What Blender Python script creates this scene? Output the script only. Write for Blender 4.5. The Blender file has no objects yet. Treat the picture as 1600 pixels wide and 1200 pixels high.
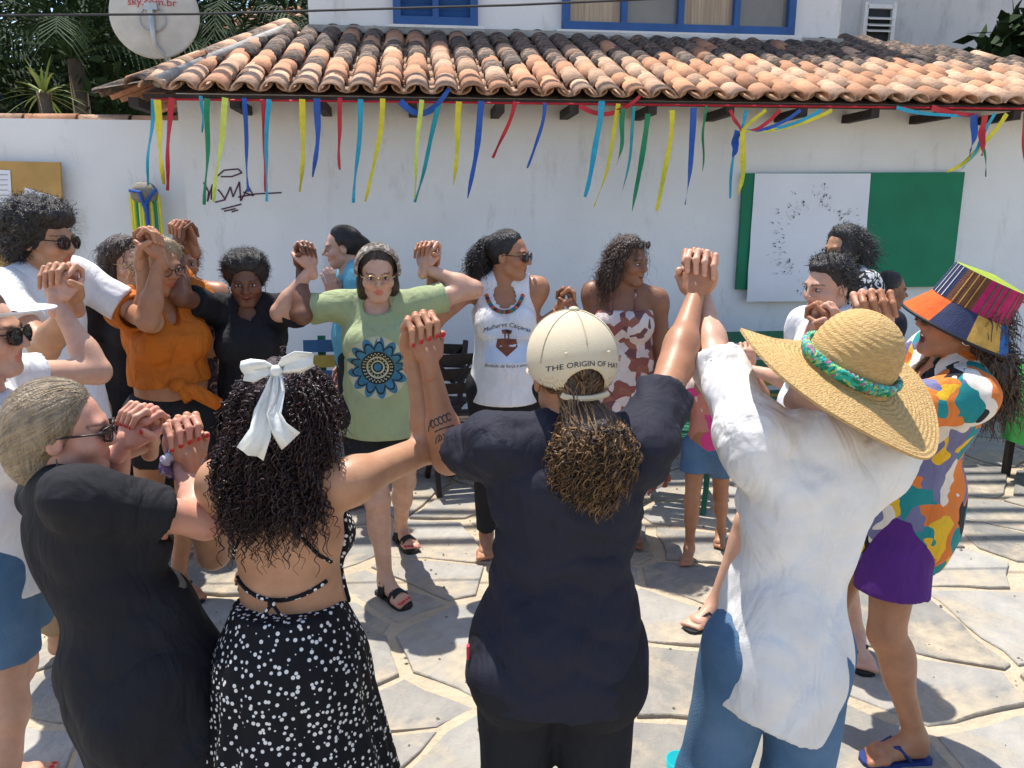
import bpy, math, random
import numpy as np
from mathutils import Vector, Matrix
from mathutils.bvhtree import BVHTree

scene = bpy.context.scene
COL = scene.collection
RNG = np.random.default_rng(7)
random.seed(7)

# ------------------------------------------------------------------ camera, sky, sun, exposure
CAM_H, PITCH, FPX = 1.76, math.radians(12.8), 1200.0
cam_data = bpy.data.cameras.new('camera'); cam = bpy.data.objects.new('camera', cam_data); COL.objects.link(cam)
cam_data.sensor_width = 36.0; cam_data.lens = 36.0 * FPX / 1600.0
cam_data.clip_start = 0.05; cam_data.clip_end = 3000
cam.location = (0, 0, CAM_H); cam.rotation_euler = (math.pi / 2 - PITCH, 0, 0)
scene.camera = cam

SUN_EL, SUN_AZ = math.radians(71), math.radians(118)      # direction towards the sun, azimuth from +X
world = bpy.data.worlds.new('World'); scene.world = world; world.use_nodes = True
wn = world.node_tree.nodes; wl = world.node_tree.links
sky = wn.new('ShaderNodeTexSky'); sky.sky_type = 'NISHITA'; sky.sun_disc = False
sky.sun_elevation = SUN_EL; sky.sun_rotation = math.radians(90) - SUN_AZ
wn['Background'].inputs['Strength'].default_value = 0.15
wl.new(sky.outputs['Color'], wn['Background'].inputs['Color'])
sun_data = bpy.data.lights.new('sun', 'SUN'); sun = bpy.data.objects.new('sun', sun_data); COL.objects.link(sun)
sun_data.energy = 4.3; sun_data.angle = math.radians(0.55); sun_data.color = (1.0, 0.955, 0.88)
sd = Vector((math.cos(SUN_EL) * math.cos(SUN_AZ), math.cos(SUN_EL) * math.sin(SUN_AZ), math.sin(SUN_EL)))
sun.rotation_euler = sd.to_track_quat('Z', 'Y').to_euler(); sun.location = (0, 0, 12)
scene.view_settings.view_transform = 'Standard'; scene.view_settings.look = 'None'
scene.view_settings.exposure = 0.7; scene.view_settings.gamma = 1.0
scene.render.engine = 'CYCLES'
scene.render.resolution_x = 1024; scene.render.resolution_y = 768

# ------------------------------------------------------------------ picture <-> place
cP, sP = math.cos(PITCH), math.sin(PITCH)
def ray(px, py):
    a, b = (px - 800) / FPX, (600 - py) / FPX
    return np.array([a, cP + b * sP, -sP + b * cP])
CAMP = np.array([0, 0, CAM_H])
def at(px, py, D):
    r = ray(px, py); return CAMP + r * (D / r[1])
def hit(px, py, p0, n):
    r = ray(px, py); p0 = np.asarray(p0, float); n = np.asarray(n, float)
    return CAMP + r * (np.dot(p0 - CAMP, n) / np.dot(r, n))
def ground(px, py, z=0.0): return hit(px, py, (0, 0, z), (0, 0, 1))
def V3(*a): return np.array(a, float)
def nrm(v):
    v = np.asarray(v, float); return v / (np.linalg.norm(v) + 1e-12)

# ------------------------------------------------------------------ materials
def mat(name, color, rough=0.7, var=0.12, scale=8.0, bump=0.0, bscale=None, spec=0.3, color2=None, metal=0.0, attr=None, objrand=0.0, stretch=None, sheen=0.0, fold=0.0):
    m = bpy.data.materials.new(name); m.use_nodes = True
    N, L = m.node_tree.nodes, m.node_tree.links
    b = N['Principled BSDF']
    b.inputs['Roughness'].default_value = rough; b.inputs['Metallic'].default_value = metal
    b.inputs['Specular IOR Level'].default_value = spec
    if sheen: b.inputs['Sheen Weight'].default_value = sheen
    tc = N.new('ShaderNodeTexCoord'); vec = tc.outputs['Object']
    if stretch:
        mp = N.new('ShaderNodeMapping'); mp.inputs['Scale'].default_value = stretch
        L.new(vec, mp.inputs['Vector']); vec = mp.outputs['Vector']
    nz = N.new('ShaderNodeTexNoise'); nz.inputs['Scale'].default_value = scale; nz.inputs['Detail'].default_value = 6
    nz.inputs['Roughness'].default_value = 0.6; L.new(vec, nz.inputs['Vector'])
    mx = N.new('ShaderNodeMix'); mx.data_type = 'RGBA'
    c = list(color) + [1]
    c2 = list(color2) + [1] if color2 else [max(0, x * (1 - 2.2 * var)) for x in color] + [1]
    mx.inputs[6].default_value = c; mx.inputs[7].default_value = c2
    ramp = N.new('ShaderNodeMapRange'); ramp.inputs['From Min'].default_value = 0.35; ramp.inputs['From Max'].default_value = 0.7
    L.new(nz.outputs['Fac'], ramp.inputs['Value']); L.new(ramp.outputs['Result'], mx.inputs[0])
    out = mx.outputs[2]
    if attr:
        at_ = N.new('ShaderNodeAttribute'); at_.attribute_name = attr
        m2 = N.new('ShaderNodeMix'); m2.data_type = 'RGBA'; m2.blend_type = 'MULTIPLY'; m2.inputs[0].default_value = 1
        L.new(at_.outputs['Color'], m2.inputs[6]); L.new(out, m2.inputs[7]); out = m2.outputs[2]
    if objrand:
        oi = N.new('ShaderNodeObjectInfo'); mr = N.new('ShaderNodeMapRange')
        mr.inputs['To Min'].default_value = 1 - objrand; mr.inputs['To Max'].default_value = 1 + objrand
        L.new(oi.outputs['Random'], mr.inputs['Value'])
        hs = N.new('ShaderNodeHueSaturation'); L.new(out, hs.inputs['Color']); L.new(mr.outputs['Result'], hs.inputs['Value'])
        out = hs.outputs['Color']
    L.new(out, b.inputs['Base Color'])
    if bump:
        n2 = N.new('ShaderNodeTexNoise'); n2.inputs['Scale'].default_value = bscale or scale * 6; n2.inputs['Detail'].default_value = 5
        L.new(vec, n2.inputs['Vector'])
        bp = N.new('ShaderNodeBump'); bp.inputs['Strength'].default_value = bump; bp.inputs['Distance'].default_value = 0.02
        L.new(n2.outputs['Fac'], bp.inputs['Height'])
        if fold:
            mp2 = N.new('ShaderNodeMapping'); mp2.inputs['Scale'].default_value = (1.2, 1.2, .55); mp2.inputs['Rotation'].default_value = (.25, .3, .2); L.new(tc.outputs['Object'], mp2.inputs['Vector'])
            n3 = N.new('ShaderNodeTexNoise'); n3.inputs['Scale'].default_value = 9; n3.inputs['Detail'].default_value = 3; n3.inputs['Distortion'].default_value = 0.5; L.new(mp2.outputs['Vector'], n3.inputs['Vector'])
            b2 = N.new('ShaderNodeBump'); b2.inputs['Strength'].default_value = fold; b2.inputs['Distance'].default_value = 0.06; L.new(n3.outputs['Fac'], b2.inputs['Height']); L.new(b2.outputs['Normal'], bp.inputs['Normal'])
        L.new(bp.outputs['Normal'], b.inputs['Normal'])
    return m
def nodes_of(m): return m.node_tree.nodes, m.node_tree.links, m.node_tree.nodes['Principled BSDF']

# ------------------------------------------------------------------ mesh helpers
def tag(o, label=None, cat=None, group=None, kind=None):
    if label: o['label'] = label
    if cat: o['category'] = cat
    if group: o['group'] = group
    if kind: o['kind'] = kind
    return o
def empty(name, loc=(0, 0, 0), rz=0.0):
    o = bpy.data.objects.new(name, None); COL.objects.link(o); o.location = loc; o.rotation_euler = (0, 0, rz)
    o.empty_display_size = 0.1
    return o
def link(name, me, parent=None, loc=(0, 0, 0), rot=(0, 0, 0)):
    o = bpy.data.objects.new(name, me); COL.objects.link(o)
    o.parent = parent; o.location = loc; o.rotation_euler = rot
    return o
def mesh_np(name, V, quads=None, tris=None, mats=(), smooth=True, colors=None, mi=None):
    me = bpy.data.meshes.new(name)
    V = np.asarray(V, np.float32)
    fl = []; tot = []
    if quads is not None and len(quads): fl.append(np.asarray(quads, np.int32).ravel()); tot.append(np.full(len(quads), 4, np.int32))
    if tris is not None and len(tris): fl.append(np.asarray(tris, np.int32).ravel()); tot.append(np.full(len(tris), 3, np.int32))
    loops = np.concatenate(fl); tot = np.concatenate(tot); start = np.concatenate([[0], np.cumsum(tot)[:-1]]).astype(np.int32)
    me.vertices.add(len(V)); me.vertices.foreach_set('co', V.ravel())
    me.loops.add(len(loops)); me.loops.foreach_set('vertex_index', loops)
    me.polygons.add(len(tot)); me.polygons.foreach_set('loop_start', start); me.polygons.foreach_set('loop_total', tot)
    me.polygons.foreach_set('use_smooth', np.full(len(tot), smooth, bool))
    for m in mats: me.materials.append(m)
    if mi is not None: me.polygons.foreach_set('material_index', np.asarray(mi, np.int32))
    me.update(calc_edges=True); me.validate()
    if colors is not None:
        ca = me.color_attributes.new('Col', 'FLOAT_COLOR', 'POINT')
        c4 = np.ones((len(V), 4), np.float32); c4[:, :3] = colors
        ca.data.foreach_set('color', c4.ravel())
    return me
class MB:
    """collects polygons for one mesh"""
    def __init__(s): s.v = []; s.f = []; s.mi = []; s.cur = 0
    def add(s, vs, fs):
        o = len(s.v); s.v += [tuple(map(float, p)) for p in vs]
        for f in fs: s.f.append([i + o for i in f]); s.mi.append(s.cur)
        return s
    def box(s, c, size, R=None):
        c = np.asarray(c, float); h = np.asarray(size, float) / 2
        pts = np.array([[x, y, z] for x in (-1, 1) for y in (-1, 1) for z in (-1, 1)]) * h
        if R is not None: pts = pts @ np.asarray(R).T
        return s.add(pts + c, [(0, 1, 3, 2), (4, 6, 7, 5), (0, 4, 5, 1), (2, 3, 7, 6), (0, 2, 6, 4), (1, 5, 7, 3)])
    def bar(s, a, b, w, t, up=(0, 0, 1)):
        a = np.asarray(a, float); b = np.asarray(b, float); d = nrm(b - a); u = np.asarray(up, float); u = u - d * np.dot(u, d)
        if np.linalg.norm(u) < 1e-6: u = np.cross(d, (1, 0, 0))
        u = nrm(u); r = np.cross(d, u)
        R = np.stack([r, d, u], 1)
        return s.box((a + b) / 2, (w, np.linalg.norm(b - a), t), R)
    def tube(s, pts, rad, n=8, caps=True):
        pts = np.asarray(pts, float); m = len(pts); rad = np.broadcast_to(np.asarray(rad, float), (m,))
        T = np.gradient(pts, axis=0); T /= np.linalg.norm(T, axis=1)[:, None] + 1e-9
        ref = np.array([0, 0, 1.0]) if abs(T[0][2]) < 0.9 else np.array([1.0, 0, 0])
        A = nrm(np.cross(T[0], ref)); vs = []
        for i in range(m):
            A = nrm(A - T[i] * np.dot(A, T[i])); B = np.cross(T[i], A)
            for k in range(n):
                t = 2 * math.pi * k / n; vs.append(pts[i] + rad[i] * (A * math.cos(t) + B * math.sin(t)))
        fs = [(i * n + k, i * n + (k + 1) % n, (i + 1) * n + (k + 1) % n, (i + 1) * n + k) for i in range(m - 1) for k in range(n)]
        if caps: fs += [tuple(range(n))[::-1], tuple((m - 1) * n + k for k in range(n))]
        return s.add(vs, fs)
    def lathe(s, prof, n=32, c=(0, 0, 0), R=None, wave=None, close=False):
        vs = []
        for i, (r, z) in enumerate(prof):
            for k in range(n):
                t = 2 * math.pi * k / n; dz = wave(t, r) if wave else 0
                vs.append((r * math.cos(t), r * math.sin(t), z + dz))
        vs = np.array(vs)
        if R is not None: vs = vs @ np.asarray(R).T
        m = len(prof)
        fs = [(i * n + k, i * n + (k + 1) % n, (i + 1) * n + (k + 1) % n, (i + 1) * n + k) for i in range(m - 1) for k in range(n)]
        return s.add(vs + np.asarray(c, float), fs)
    def ell(s, c, r, R=None, n=12, m=8):
        vs = [(0, 0, -1)]
        for i in range(1, m):
            ph = -math.pi / 2 + math.pi * i / m
            vs += [(math.cos(ph) * math.cos(2 * math.pi * k / n), math.cos(ph) * math.sin(2 * math.pi * k / n), math.sin(ph)) for k in range(n)]
        vs.append((0, 0, 1)); vs = np.array(vs) * np.asarray(r, float)
        if R is not None: vs = vs @ np.asarray(R).T
        fs = [(0, 1 + (k + 1) % n, 1 + k) for k in range(n)]
        for i in range(m - 2): fs += [(1 + i * n + k, 1 + i * n + (k + 1) % n, 1 + (i + 1) * n + (k + 1) % n, 1 + (i + 1) * n + k) for k in range(n)]
        l = len(vs) - 1; fs += [(l, 1 + (m - 2) * n + k, 1 + (m - 2) * n + (k + 1) % n) for k in range(n)]
        return s.add(vs + np.asarray(c, float), fs)
    def mesh(s, name, mats, smooth=False):
        me = bpy.data.meshes.new(name); me.from_pydata(s.v, [], s.f); me.update()
        for m in (mats if isinstance(mats, (list, tuple)) else [mats]): me.materials.append(m)
        me.polygons.foreach_set('material_index', np.array(s.mi, np.int32))
        if smooth: me.polygons.foreach_set('use_smooth', np.ones(len(s.f), bool))
        return me
    def build(s, name, mats, parent=None, loc=(0, 0, 0), rot=(0, 0, 0), smooth=False):
        return link(name, s.mesh(name, mats, smooth), parent, loc, rot)

def text_mesh(body, size, shear=0.0, font_extrude=0.0):
    cu = bpy.data.curves.new('lettering', 'FONT'); cu.body = body; cu.size = size; cu.shear = shear; cu.align_x = 'CENTER'; cu.align_y = 'CENTER'
    cu.extrude = font_extrude; cu.resolution_u = 3
    o = bpy.data.objects.new('lettering', cu); COL.objects.link(o)
    dg = bpy.context.evaluated_depsgraph_get()
    me = bpy.data.meshes.new_from_object(o.evaluated_get(dg))
    V = np.array([v.co[:] for v in me.vertices]); F = [list(p.vertices) for p in me.polygons]
    bpy.data.objects.remove(o); bpy.data.curves.remove(cu); bpy.data.meshes.remove(me)
    return V, F

# ------------------------------------------------------------------ implicit surfaces (bodies and clothes)
class RC:      # tapered capsule
    def __init__(s, a, b, r1, r2, tag='', cut=False): s.a = np.asarray(a, float); s.b = np.asarray(b, float); s.r1 = r1; s.r2 = r2; s.tag = tag; s.cut = cut
    def bb(s):
        r = max(s.r1, s.r2); return np.minimum(s.a, s.b) - r, np.maximum(s.a, s.b) + r
    def d(s, X, Y, Z):
        ba = s.b - s.a; L2 = ba @ ba + 1e-12
        px, py, pz = X - s.a[0], Y - s.a[1], Z - s.a[2]
        tt = (px * ba[0] + py * ba[1] + pz * ba[2]) / L2; t = np.clip(tt, 0, 1)
        q = np.sqrt((px - t * ba[0]) ** 2 + (py - t * ba[1]) ** 2 + (pz - t * ba[2]) ** 2) - (s.r1 + (s.r2 - s.r1) * t)
        if s.cut: q = np.maximum(q, (tt - 1) * math.sqrt(L2))
        return q
    def grow(s, e, tag=None): return RC(s.a, s.b, s.r1 + e, s.r2 + e, tag or s.tag, s.cut)
class EL:      # ellipsoid with axes R (rows)
    def __init__(s, c, r, R=None, tag=''): s.c = np.asarray(c, float); s.r = np.asarray(r, float); s.R = np.eye(3) if R is None else np.asarray(R, float); s.tag = tag
    def bb(s):
        e = np.sqrt(((s.R * s.r[:, None]) ** 2).sum(0)); return s.c - e, s.c + e
    def d(s, X, Y, Z):
        p = (X - s.c[0], Y - s.c[1], Z - s.c[2]); k0 = 0; k1 = 0
        for i in range(3):
            q = p[0] * s.R[i, 0] + p[1] * s.R[i, 1] + p[2] * s.R[i, 2]
            k0 = k0 + (q / s.r[i]) ** 2; k1 = k1 + (q / s.r[i] ** 2) ** 2
        k0 = np.sqrt(k0); return k0 * (k0 - 1) / (np.sqrt(k1) + 1e-6)
    def grow(s, e, tag=None): return EL(s.c, s.r + e, s.R, tag or s.tag)
class Field:
    def __init__(s, lo, hi, h):
        s.h = h; s.o = np.asarray(lo, float) - 3 * h
        s.n = np.ceil((np.asarray(hi, float) + 3 * h - s.o) / h).astype(int) + 1
        s.F = np.full(s.n, 0.25, np.float32)
        s.ax = [(s.o[i] + h * np.arange(s.n[i])).astype(np.float32) for i in range(3)]
    def blk(s, lo, hi, m):
        a = np.clip(np.floor((lo - m - s.o) / s.h).astype(int), 0, s.n); b = np.clip(np.ceil((hi + m - s.o) / s.h).astype(int) + 1, 0, s.n)
        return tuple(slice(a[i], b[i]) for i in range(3))
    def xyz(s, sl=None):
        sl = sl or (slice(None),) * 3
        return s.ax[0][sl[0]][:, None, None], s.ax[1][sl[1]][None, :, None], s.ax[2][sl[2]][None, None, :]
    def union(s, p, k=0.02):
        sl = s.blk(*p.bb(), k + 2.5 * s.h); A = s.F[sl]
        if A.size == 0: return
        b = p.d(*s.xyz(sl)).astype(np.float32)
        h = np.clip(0.5 + 0.5 * (A - b) / k, 0, 1); s.F[sl] = A + (b - A) * h - k * h * (1 - h)
    def sub(s, p, k=0.006):
        sl = s.blk(*p.bb(), k + 2.5 * s.h); A = s.F[sl]
        if A.size == 0: return
        b = -p.d(*s.xyz(sl)).astype(np.float32)
        h = np.clip(0.5 - 0.5 * (A - b) / k, 0, 1); s.F[sl] = A + (b - A) * h + k * h * (1 - h)
    def half(s, p, n):      # keep the side away from n
        n = nrm(n); X, Y, Z = s.xyz(); s.F = np.maximum(s.F, (X - p[0]) * n[0] + (Y - p[1]) * n[1] + (Z - p[2]) * n[2]).astype(np.float32)
    def noise(s, amp, freq, seed=0, stretch=(1, 1, 1)):
        r = np.random.default_rng(seed); X, Y, Z = s.xyz(); acc = 0
        for i in range(7):
            k = nrm(r.normal(size=3)) * freq * r.uniform(0.6, 1.7) * np.asarray(stretch); acc = acc + 1.6 * (1 - np.abs(np.sin(.5 * (X * k[0] + Y * k[1] + Z * k[2] + r.uniform(0, 6.3) + 1.6 * np.sin(Y * k[0] * 0.7 + Z * k[1] * 0.6 - X * k[2] * 0.5))))) ** 2 - .45
        s.F = (s.F + amp * acc / 2.6).astype(np.float32)
    def nets(s):
        F = s.F; h = s.h; S = F < 0
        w = np.where(S.any((1, 2)))[0], np.where(S.any((0, 2)))[0], np.where(S.any((0, 1)))[0]
        lo = [max(q[0] - 2, 0) for q in w]; hi = [q[-1] + 3 for q in w]
        F = F[lo[0]:hi[0], lo[1]:hi[1], lo[2]:hi[2]]; S = F < 0; o = s.o + h * np.array(lo)
        c = np.zeros(np.array(F.shape) - 1, np.int8)
        cs = [(i, j, k) for i in (0, 1) for j in (0, 1) for k in (0, 1)]
        sh = c.shape
        for i, j, k in cs: c += S[i:i + sh[0], j:j + sh[1], k:k + sh[2]]
        act = (c > 0) & (c < 8); I, J, K = np.nonzero(act); n = len(I)
        idx = np.full(sh, -1, np.int32); idx[act] = np.arange(n)
        val = {q: F[I + q[0], J + q[1], K + q[2]] for q in cs}
        acc = np.zeros((n, 3)); cnt = np.zeros(n)
        for a in cs:
            for ax in range(3):
                if a[ax]: continue
                b = tuple(1 if t == ax else a[t] for t in range(3)); va, vb = val[a], val[b]
                m = (va < 0) != (vb < 0); t = np.where(m, va / np.where(m, va - vb, 1), 0)
                p = np.array(a, float)[None] + 0 * acc; p[:, ax] += t
                acc += np.where(m[:, None], p, 0); cnt += m
        V = (acc / cnt[:, None] + np.stack([I, J, K], 1)) * h + o
        Q = []
        for ax in range(3):
            u, v = (ax + 1) % 3, (ax + 2) % 3
            sa = [slice(None)] * 3; sb = [slice(None)] * 3; sa[ax] = slice(0, -1); sb[ax] = slice(1, None)
            a = S[tuple(sa)]; b = S[tuple(sb)]; E = np.stack(np.nonzero(a != b), 1)
            ok = (E[:, u] > 0) & (E[:, v] > 0) & (E[:, u] < sh[u]) & (E[:, v] < sh[v]); E = E[ok]
            fl = a[tuple(E.T)]
            def cell(du, dv):
                e = E.copy(); e[:, u] += du; e[:, v] += dv; return idx[tuple(e.T)]
            q = np.stack([cell(-1, -1), cell(0, -1), cell(0, 0), cell(-1, 0)], 1)
            q[~fl] = q[~fl][:, ::-1]; Q.append(q)
        return V, np.concatenate(Q)
def solid(prims, h, k=0.02, extra=None):
    lo = np.min([p.bb()[0] for p in prims], 0) - 0.02; hi = np.max([p.bb()[1] for p in prims], 0) + 0.02
    f = Field(lo, hi, h)
    for p in prims: f.union(p, getattr(p, 'k', k))
    return f

# ================================================================== THE SETTING
# ---- ground: sand bed with irregular stone slabs
def slab_mat():
    m = mat('slab_stone', (0.325, 0.305, 0.27), 0.85, 0.12, 3.0, 1.0, 16, 0.15, color2=(0.17, 0.17, 0.165), objrand=0.3)
    N, L, b = nodes_of(m)
    tc = N.new('ShaderNodeTexCoord'); nz = N.new('ShaderNodeTexNoise'); nz.inputs['Scale'].default_value = 2.2; nz.inputs['Detail'].default_value = 9; nz.inputs['Roughness'].default_value = 0.7
    L.new(tc.outputs['Object'], nz.inputs['Vector'])
    mr = N.new('ShaderNodeMapRange'); mr.inputs['From Min'].default_value = 0.46; mr.inputs['From Max'].default_value = 0.64; L.new(nz.outputs['Fac'], mr.inputs['Value'])
    mx = N.new('ShaderNodeMix'); mx.data_type = 'RGBA'; mx.inputs[7].default_value = (0.43, 0.36, 0.265, 1)
    src = b.inputs['Base Color'].links[0].from_socket
    L.new(mr.outputs['Result'], mx.inputs[0]); L.new(src, mx.inputs[6]); L.new(mx.outputs[2], b.inputs['Base Color'])
    return m
M_SLAB = slab_mat()
M_SAND = mat('sand_bed', (0.50, 0.41, 0.295), 0.95, 0.1, 5, 0.8, 45, 0.1, color2=(0.40, 0.33, 0.24))
g = MB()
NG = 60
xs = np.concatenate([[-400, -60], np.linspace(-9, 9, NG), [60, 400]]); ys = np.concatenate([[-400, -40], np.linspace(-4, 9, NG), [60, 400]])
for y in ys:
    for x in xs:
        g.v.append((x, y, 0.006 * math.sin(x * 5.1 + 1.7 * math.sin(y * 3.3)) + 0.004 * math.sin(y * 9 + x * 4)))
W_ = len(xs)
g.f = [(j * W_ + i, j * W_ + i + 1, (j + 1) * W_ + i + 1, (j + 1) * W_ + i) for j in range(len(ys) - 1) for i in range(W_ - 1)]; g.mi = [0] * len(g.f)
ground_ob = tag(g.build('ground', M_SAND, smooth=True), kind='structure')
def clip(poly, p, n):
    out = []
    for i in range(len(poly)):
        a, b = poly[i], poly[(i + 1) % len(poly)]; da = np.dot(a - p, n); db = np.dot(b - p, n)
        if da <= 0: out.append(a)
        if (da < 0) != (db < 0): out.append(a + (b - a) * (da / (da - db)))
    return out
pts = []; r_ = random.Random(4); cs_ = 0.52
for j in range(-2, 14):
    for i in range(-11, 12):
        pts.append(np.array([(i + 0.5 * (j % 2) + r_.uniform(-.44, .44)) * cs_ * 1.12, (j + r_.uniform(-.44, .44)) * cs_ * 0.88 + 0.2]))
stones = []
for i, p in enumerate(pts):
    poly = [p + np.array(q) for q in ((-1, -1), (1, -1), (1, 1), (-1, 1))]
    for j, q in enumerate(pts):
        if i != j and np.linalg.norm(p - q) < 2: poly = clip(poly, (p + q) / 2, q - p)
        if len(poly) < 3: break
    if len(poly) < 3: continue
    c = np.mean(poly, 0)
    d0 = abs(c[0]) / max(1.0, c[1] + 1.2)
    stones.append((max(d0 * 3, 0) + abs(c[1] - 3.2), c, poly))
stones.sort(key=lambda s: s[0])
for _, c, poly in stones[:290]:
    gap = r_.uniform(0.004, 0.028); out = []
    poly = [q + (c - q) / np.linalg.norm(c - q) * (gap + r_.uniform(0, .03)) for q in poly]
    for i in range(len(poly)):
        a, b = poly[i], poly[(i + 1) % len(poly)]; L_ = np.linalg.norm(b - a)
        if L_ < 0.05: out.append(a); continue
        k = max(1, int(L_ / 0.10)); nn = np.array([b[1] - a[1], a[0] - b[0]]) / L_
        for t in range(k): out.append(a + (b - a) * (t / k) + (nn * r_.uniform(-.016, .010) if t else 0))
    out = np.array(out); n = len(out); tx, ty = r_.uniform(-.008, .008), r_.uniform(-.008, .008); zt = r_.uniform(.007, .013)
    rings = []
    for f_, z in ((1.0, -0.03), (0.996, zt - .004), (0.98, zt)):
        q = c + (out - c) * f_; rings.append([(x - c[0], y - c[1], z + (tx * (x - c[0]) + ty * (y - c[1]) if z > 0 else 0)) for x, y in q])
    b_ = MB(); vs = rings[0] + rings[1] + rings[2]
    fs = [(k, (k + 1) % n, n + (k + 1) % n, n + k) for k in range(n)] + [(n + k, n + (k + 1) % n, 2 * n + (k + 1) % n, 2 * n + k) for k in range(n)] + [tuple(2 * n + k for k in range(n))]
    b_.add(vs, fs); b_.build('paving_stone', M_SLAB, ground_ob, (c[0], c[1], 0))

# grit and pebbles lying in the joints
gt = MB(); rg = random.Random(77)
for _ in range(1500):
    x_, y_ = rg.uniform(-4.5, 4.5), rg.uniform(1.2, 6.0); r0 = rg.uniform(.003, .010); an = rg.uniform(0, 6.28); zz = rg.uniform(.004, .016)
    vs = [(x_ + r0 * rg.uniform(.6, 1.3) * math.cos(an + k * 1.57), y_ + r0 * rg.uniform(.6, 1.3) * math.sin(an + k * 1.57), zz) for k in range(4)] + [(x_, y_, zz + r0 * .8)]
    gt.add(vs, [(0, 1, 4), (1, 2, 4), (2, 3, 4), (3, 0, 4)])
tag(gt.build('grit', mat('grit', (.26, .22, .17), .9, .3, 40), ground_ob), kind='stuff')
# ---- the house
PSI = math.radians(6.7); OH = np.array([0, 6.0, 0.0])
NIN = np.array([-math.sin(PSI), math.cos(PSI), 0]); EX = np.array([math.cos(PSI), math.sin(PSI), 0])
def hl(p): q = np.asarray(p) - OH; return np.array([q @ EX, q @ NIN, q[2]])
def hw(l): return OH + EX * l[0] + NIN * l[1] + np.array([0, 0, l[2]])
def hp(px, py, yl): return hl(hit(px, py, OH + NIN * yl, NIN))
def plaster(name, col, dirt=(0.5, 0.48, 0.45), amt=0.62):
    m = mat(name, col, 0.85, 0.05, 1.3, 0.18, 30, 0.2)
    N, L, b = nodes_of(m)
    tc = N.new('ShaderNodeTexCoord'); mp = N.new('ShaderNodeMapping'); mp.inputs['Scale'].default_value = (1.6, 1.6, 0.5); L.new(tc.outputs['Object'], mp.inputs['Vector'])
    nz = N.new('ShaderNodeTexNoise'); nz.inputs['Scale'].default_value = 2.5; nz.inputs['Detail'].default_value = 10; nz.inputs['Roughness'].default_value = 0.75; L.new(mp.outputs['Vector'], nz.inputs['Vector'])
    mr = N.new('ShaderNodeMapRange'); mr.inputs['From Min'].default_value = amt; mr.inputs['From Max'].default_value = amt + .2; mr.inputs['To Max'].default_value = 0.7; L.new(nz.outputs['Fac'], mr.inputs['Value'])
    mx = N.new('ShaderNodeMix'); mx.data_type = 'RGBA'; mx.inputs[7].default_value = (*dirt, 1); src = b.inputs['Base Color'].links[0].from_socket
    L.new(mr.outputs['Result'], mx.inputs[0]); L.new(src, mx.inputs[6]); L.new(mx.outputs[2], b.inputs['Base Color'])
    return m
M_WALL = plaster('white_plaster', (0.82, 0.81, 0.80), (0.45, 0.42, 0.38), 0.55); M_WALL2 = plaster('weathered_plaster', (0.56, 0.56, 0.57), (0.3, 0.3, 0.3), 0.5)
M_WOOD = mat('dark_timber', (0.05, 0.035, 0.028), 0.7, 0.2, 12, 0.3)
M_BLUE = mat('blue_paint', (0.035, 0.115, 0.33), 0.45, 0.12, 6, 0.1)
M_GLASS = mat('window_glass', (0.25, 0.22, 0.18), 0.08, 0.15, 1.5, 0, None, 0.6)
M_CURT = mat('curtain', (0.55, 0.43, 0.31), 0.9, 0.2, 3, 0.2, stretch=(14, 14, .3))
M_CEM = mat('cement', (0.42, 0.40, 0.37), 0.9, 0.2, 9, 0.5, color2=(0.25, .24, .23))
def tile_mat(name, c, c2, mn, mx_):
    m = mat(name, c, 0.85, 0.2, 22, 0.5, 90, 0.15, color2=c2, objrand=0.22)
    N = m.node_tree.nodes
    for n in N:
        if n.type == 'MAP_RANGE' and abs(n.inputs['From Min'].default_value - 0.35) < 1e-4: n.inputs['From Min'].default_value = mn; n.inputs['From Max'].default_value = mx_
    return m
M_T1 = tile_mat('clay_tile', (0.55, 0.28, 0.16), (0.34, 0.18, 0.115), .4, .75)
M_T2 = tile_mat('pale_clay_tile', (0.56, 0.355, 0.235), (0.33, 0.205, 0.14), .4, .7)
M_T3 = tile_mat('lichened_tile', (0.36, 0.22, 0.15), (0.075, 0.068, 0.062), .34, .55)
M_T4 = tile_mat('blackened_tile', (0.20, 0.14, 0.11), (0.05, 0.048, 0.045), .36, .6)
house = tag(empty('white_house', OH, PSI), 'white plastered house with terracotta tiled roof and blue windows', 'house')
XL, XR = -2.38, 6.5
EY, EZ, TS = -0.42, 2.50, 0.365          # eave edge, eave height, roof slope
YT = 1.80                               # upper wall
MB().box(((XL + XR) / 2, 0.1, 1.28), (XR - XL, 0.2, 2.56)).build('wall', M_WALL, house)
MB().box((XL + .1, 1.2, 1.28), (.2, 1.998, 2.55)).build('side_wall', M_WALL, house)
up_l = hp(482, 20, YT)[0]; up_r = hp(1312, 20, YT)[0]
MB().box(((up_l + up_r) / 2, YT + 1.5, 3.3), (up_r - up_l, 3.0, 5.2)).build('upper_wall', M_WALL, house)
MB().bar((up_l, YT - .06, EZ + TS * (YT - EY) + .05), (up_r, YT - .06, EZ + TS * (YT - EY) + .05), .12, .06).build('flashing', M_CEM, house)
MB().bar((XL - .1, EY + .04, EZ - .015), (XR, EY + .04, EZ - .004), .03, .03).build('fascia', M_WOOD, house)
for px in (222, 375, 505, 645, 778, 891, 1010, 1128, 1240, 1350, 1460, 1567, 1680):
    q = hp(px, 168, -0.25); MB().box((q[0], -0.2, EZ - .055), (.062, .42, .06)).build('rafter_end', M_WOOD, house)
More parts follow.
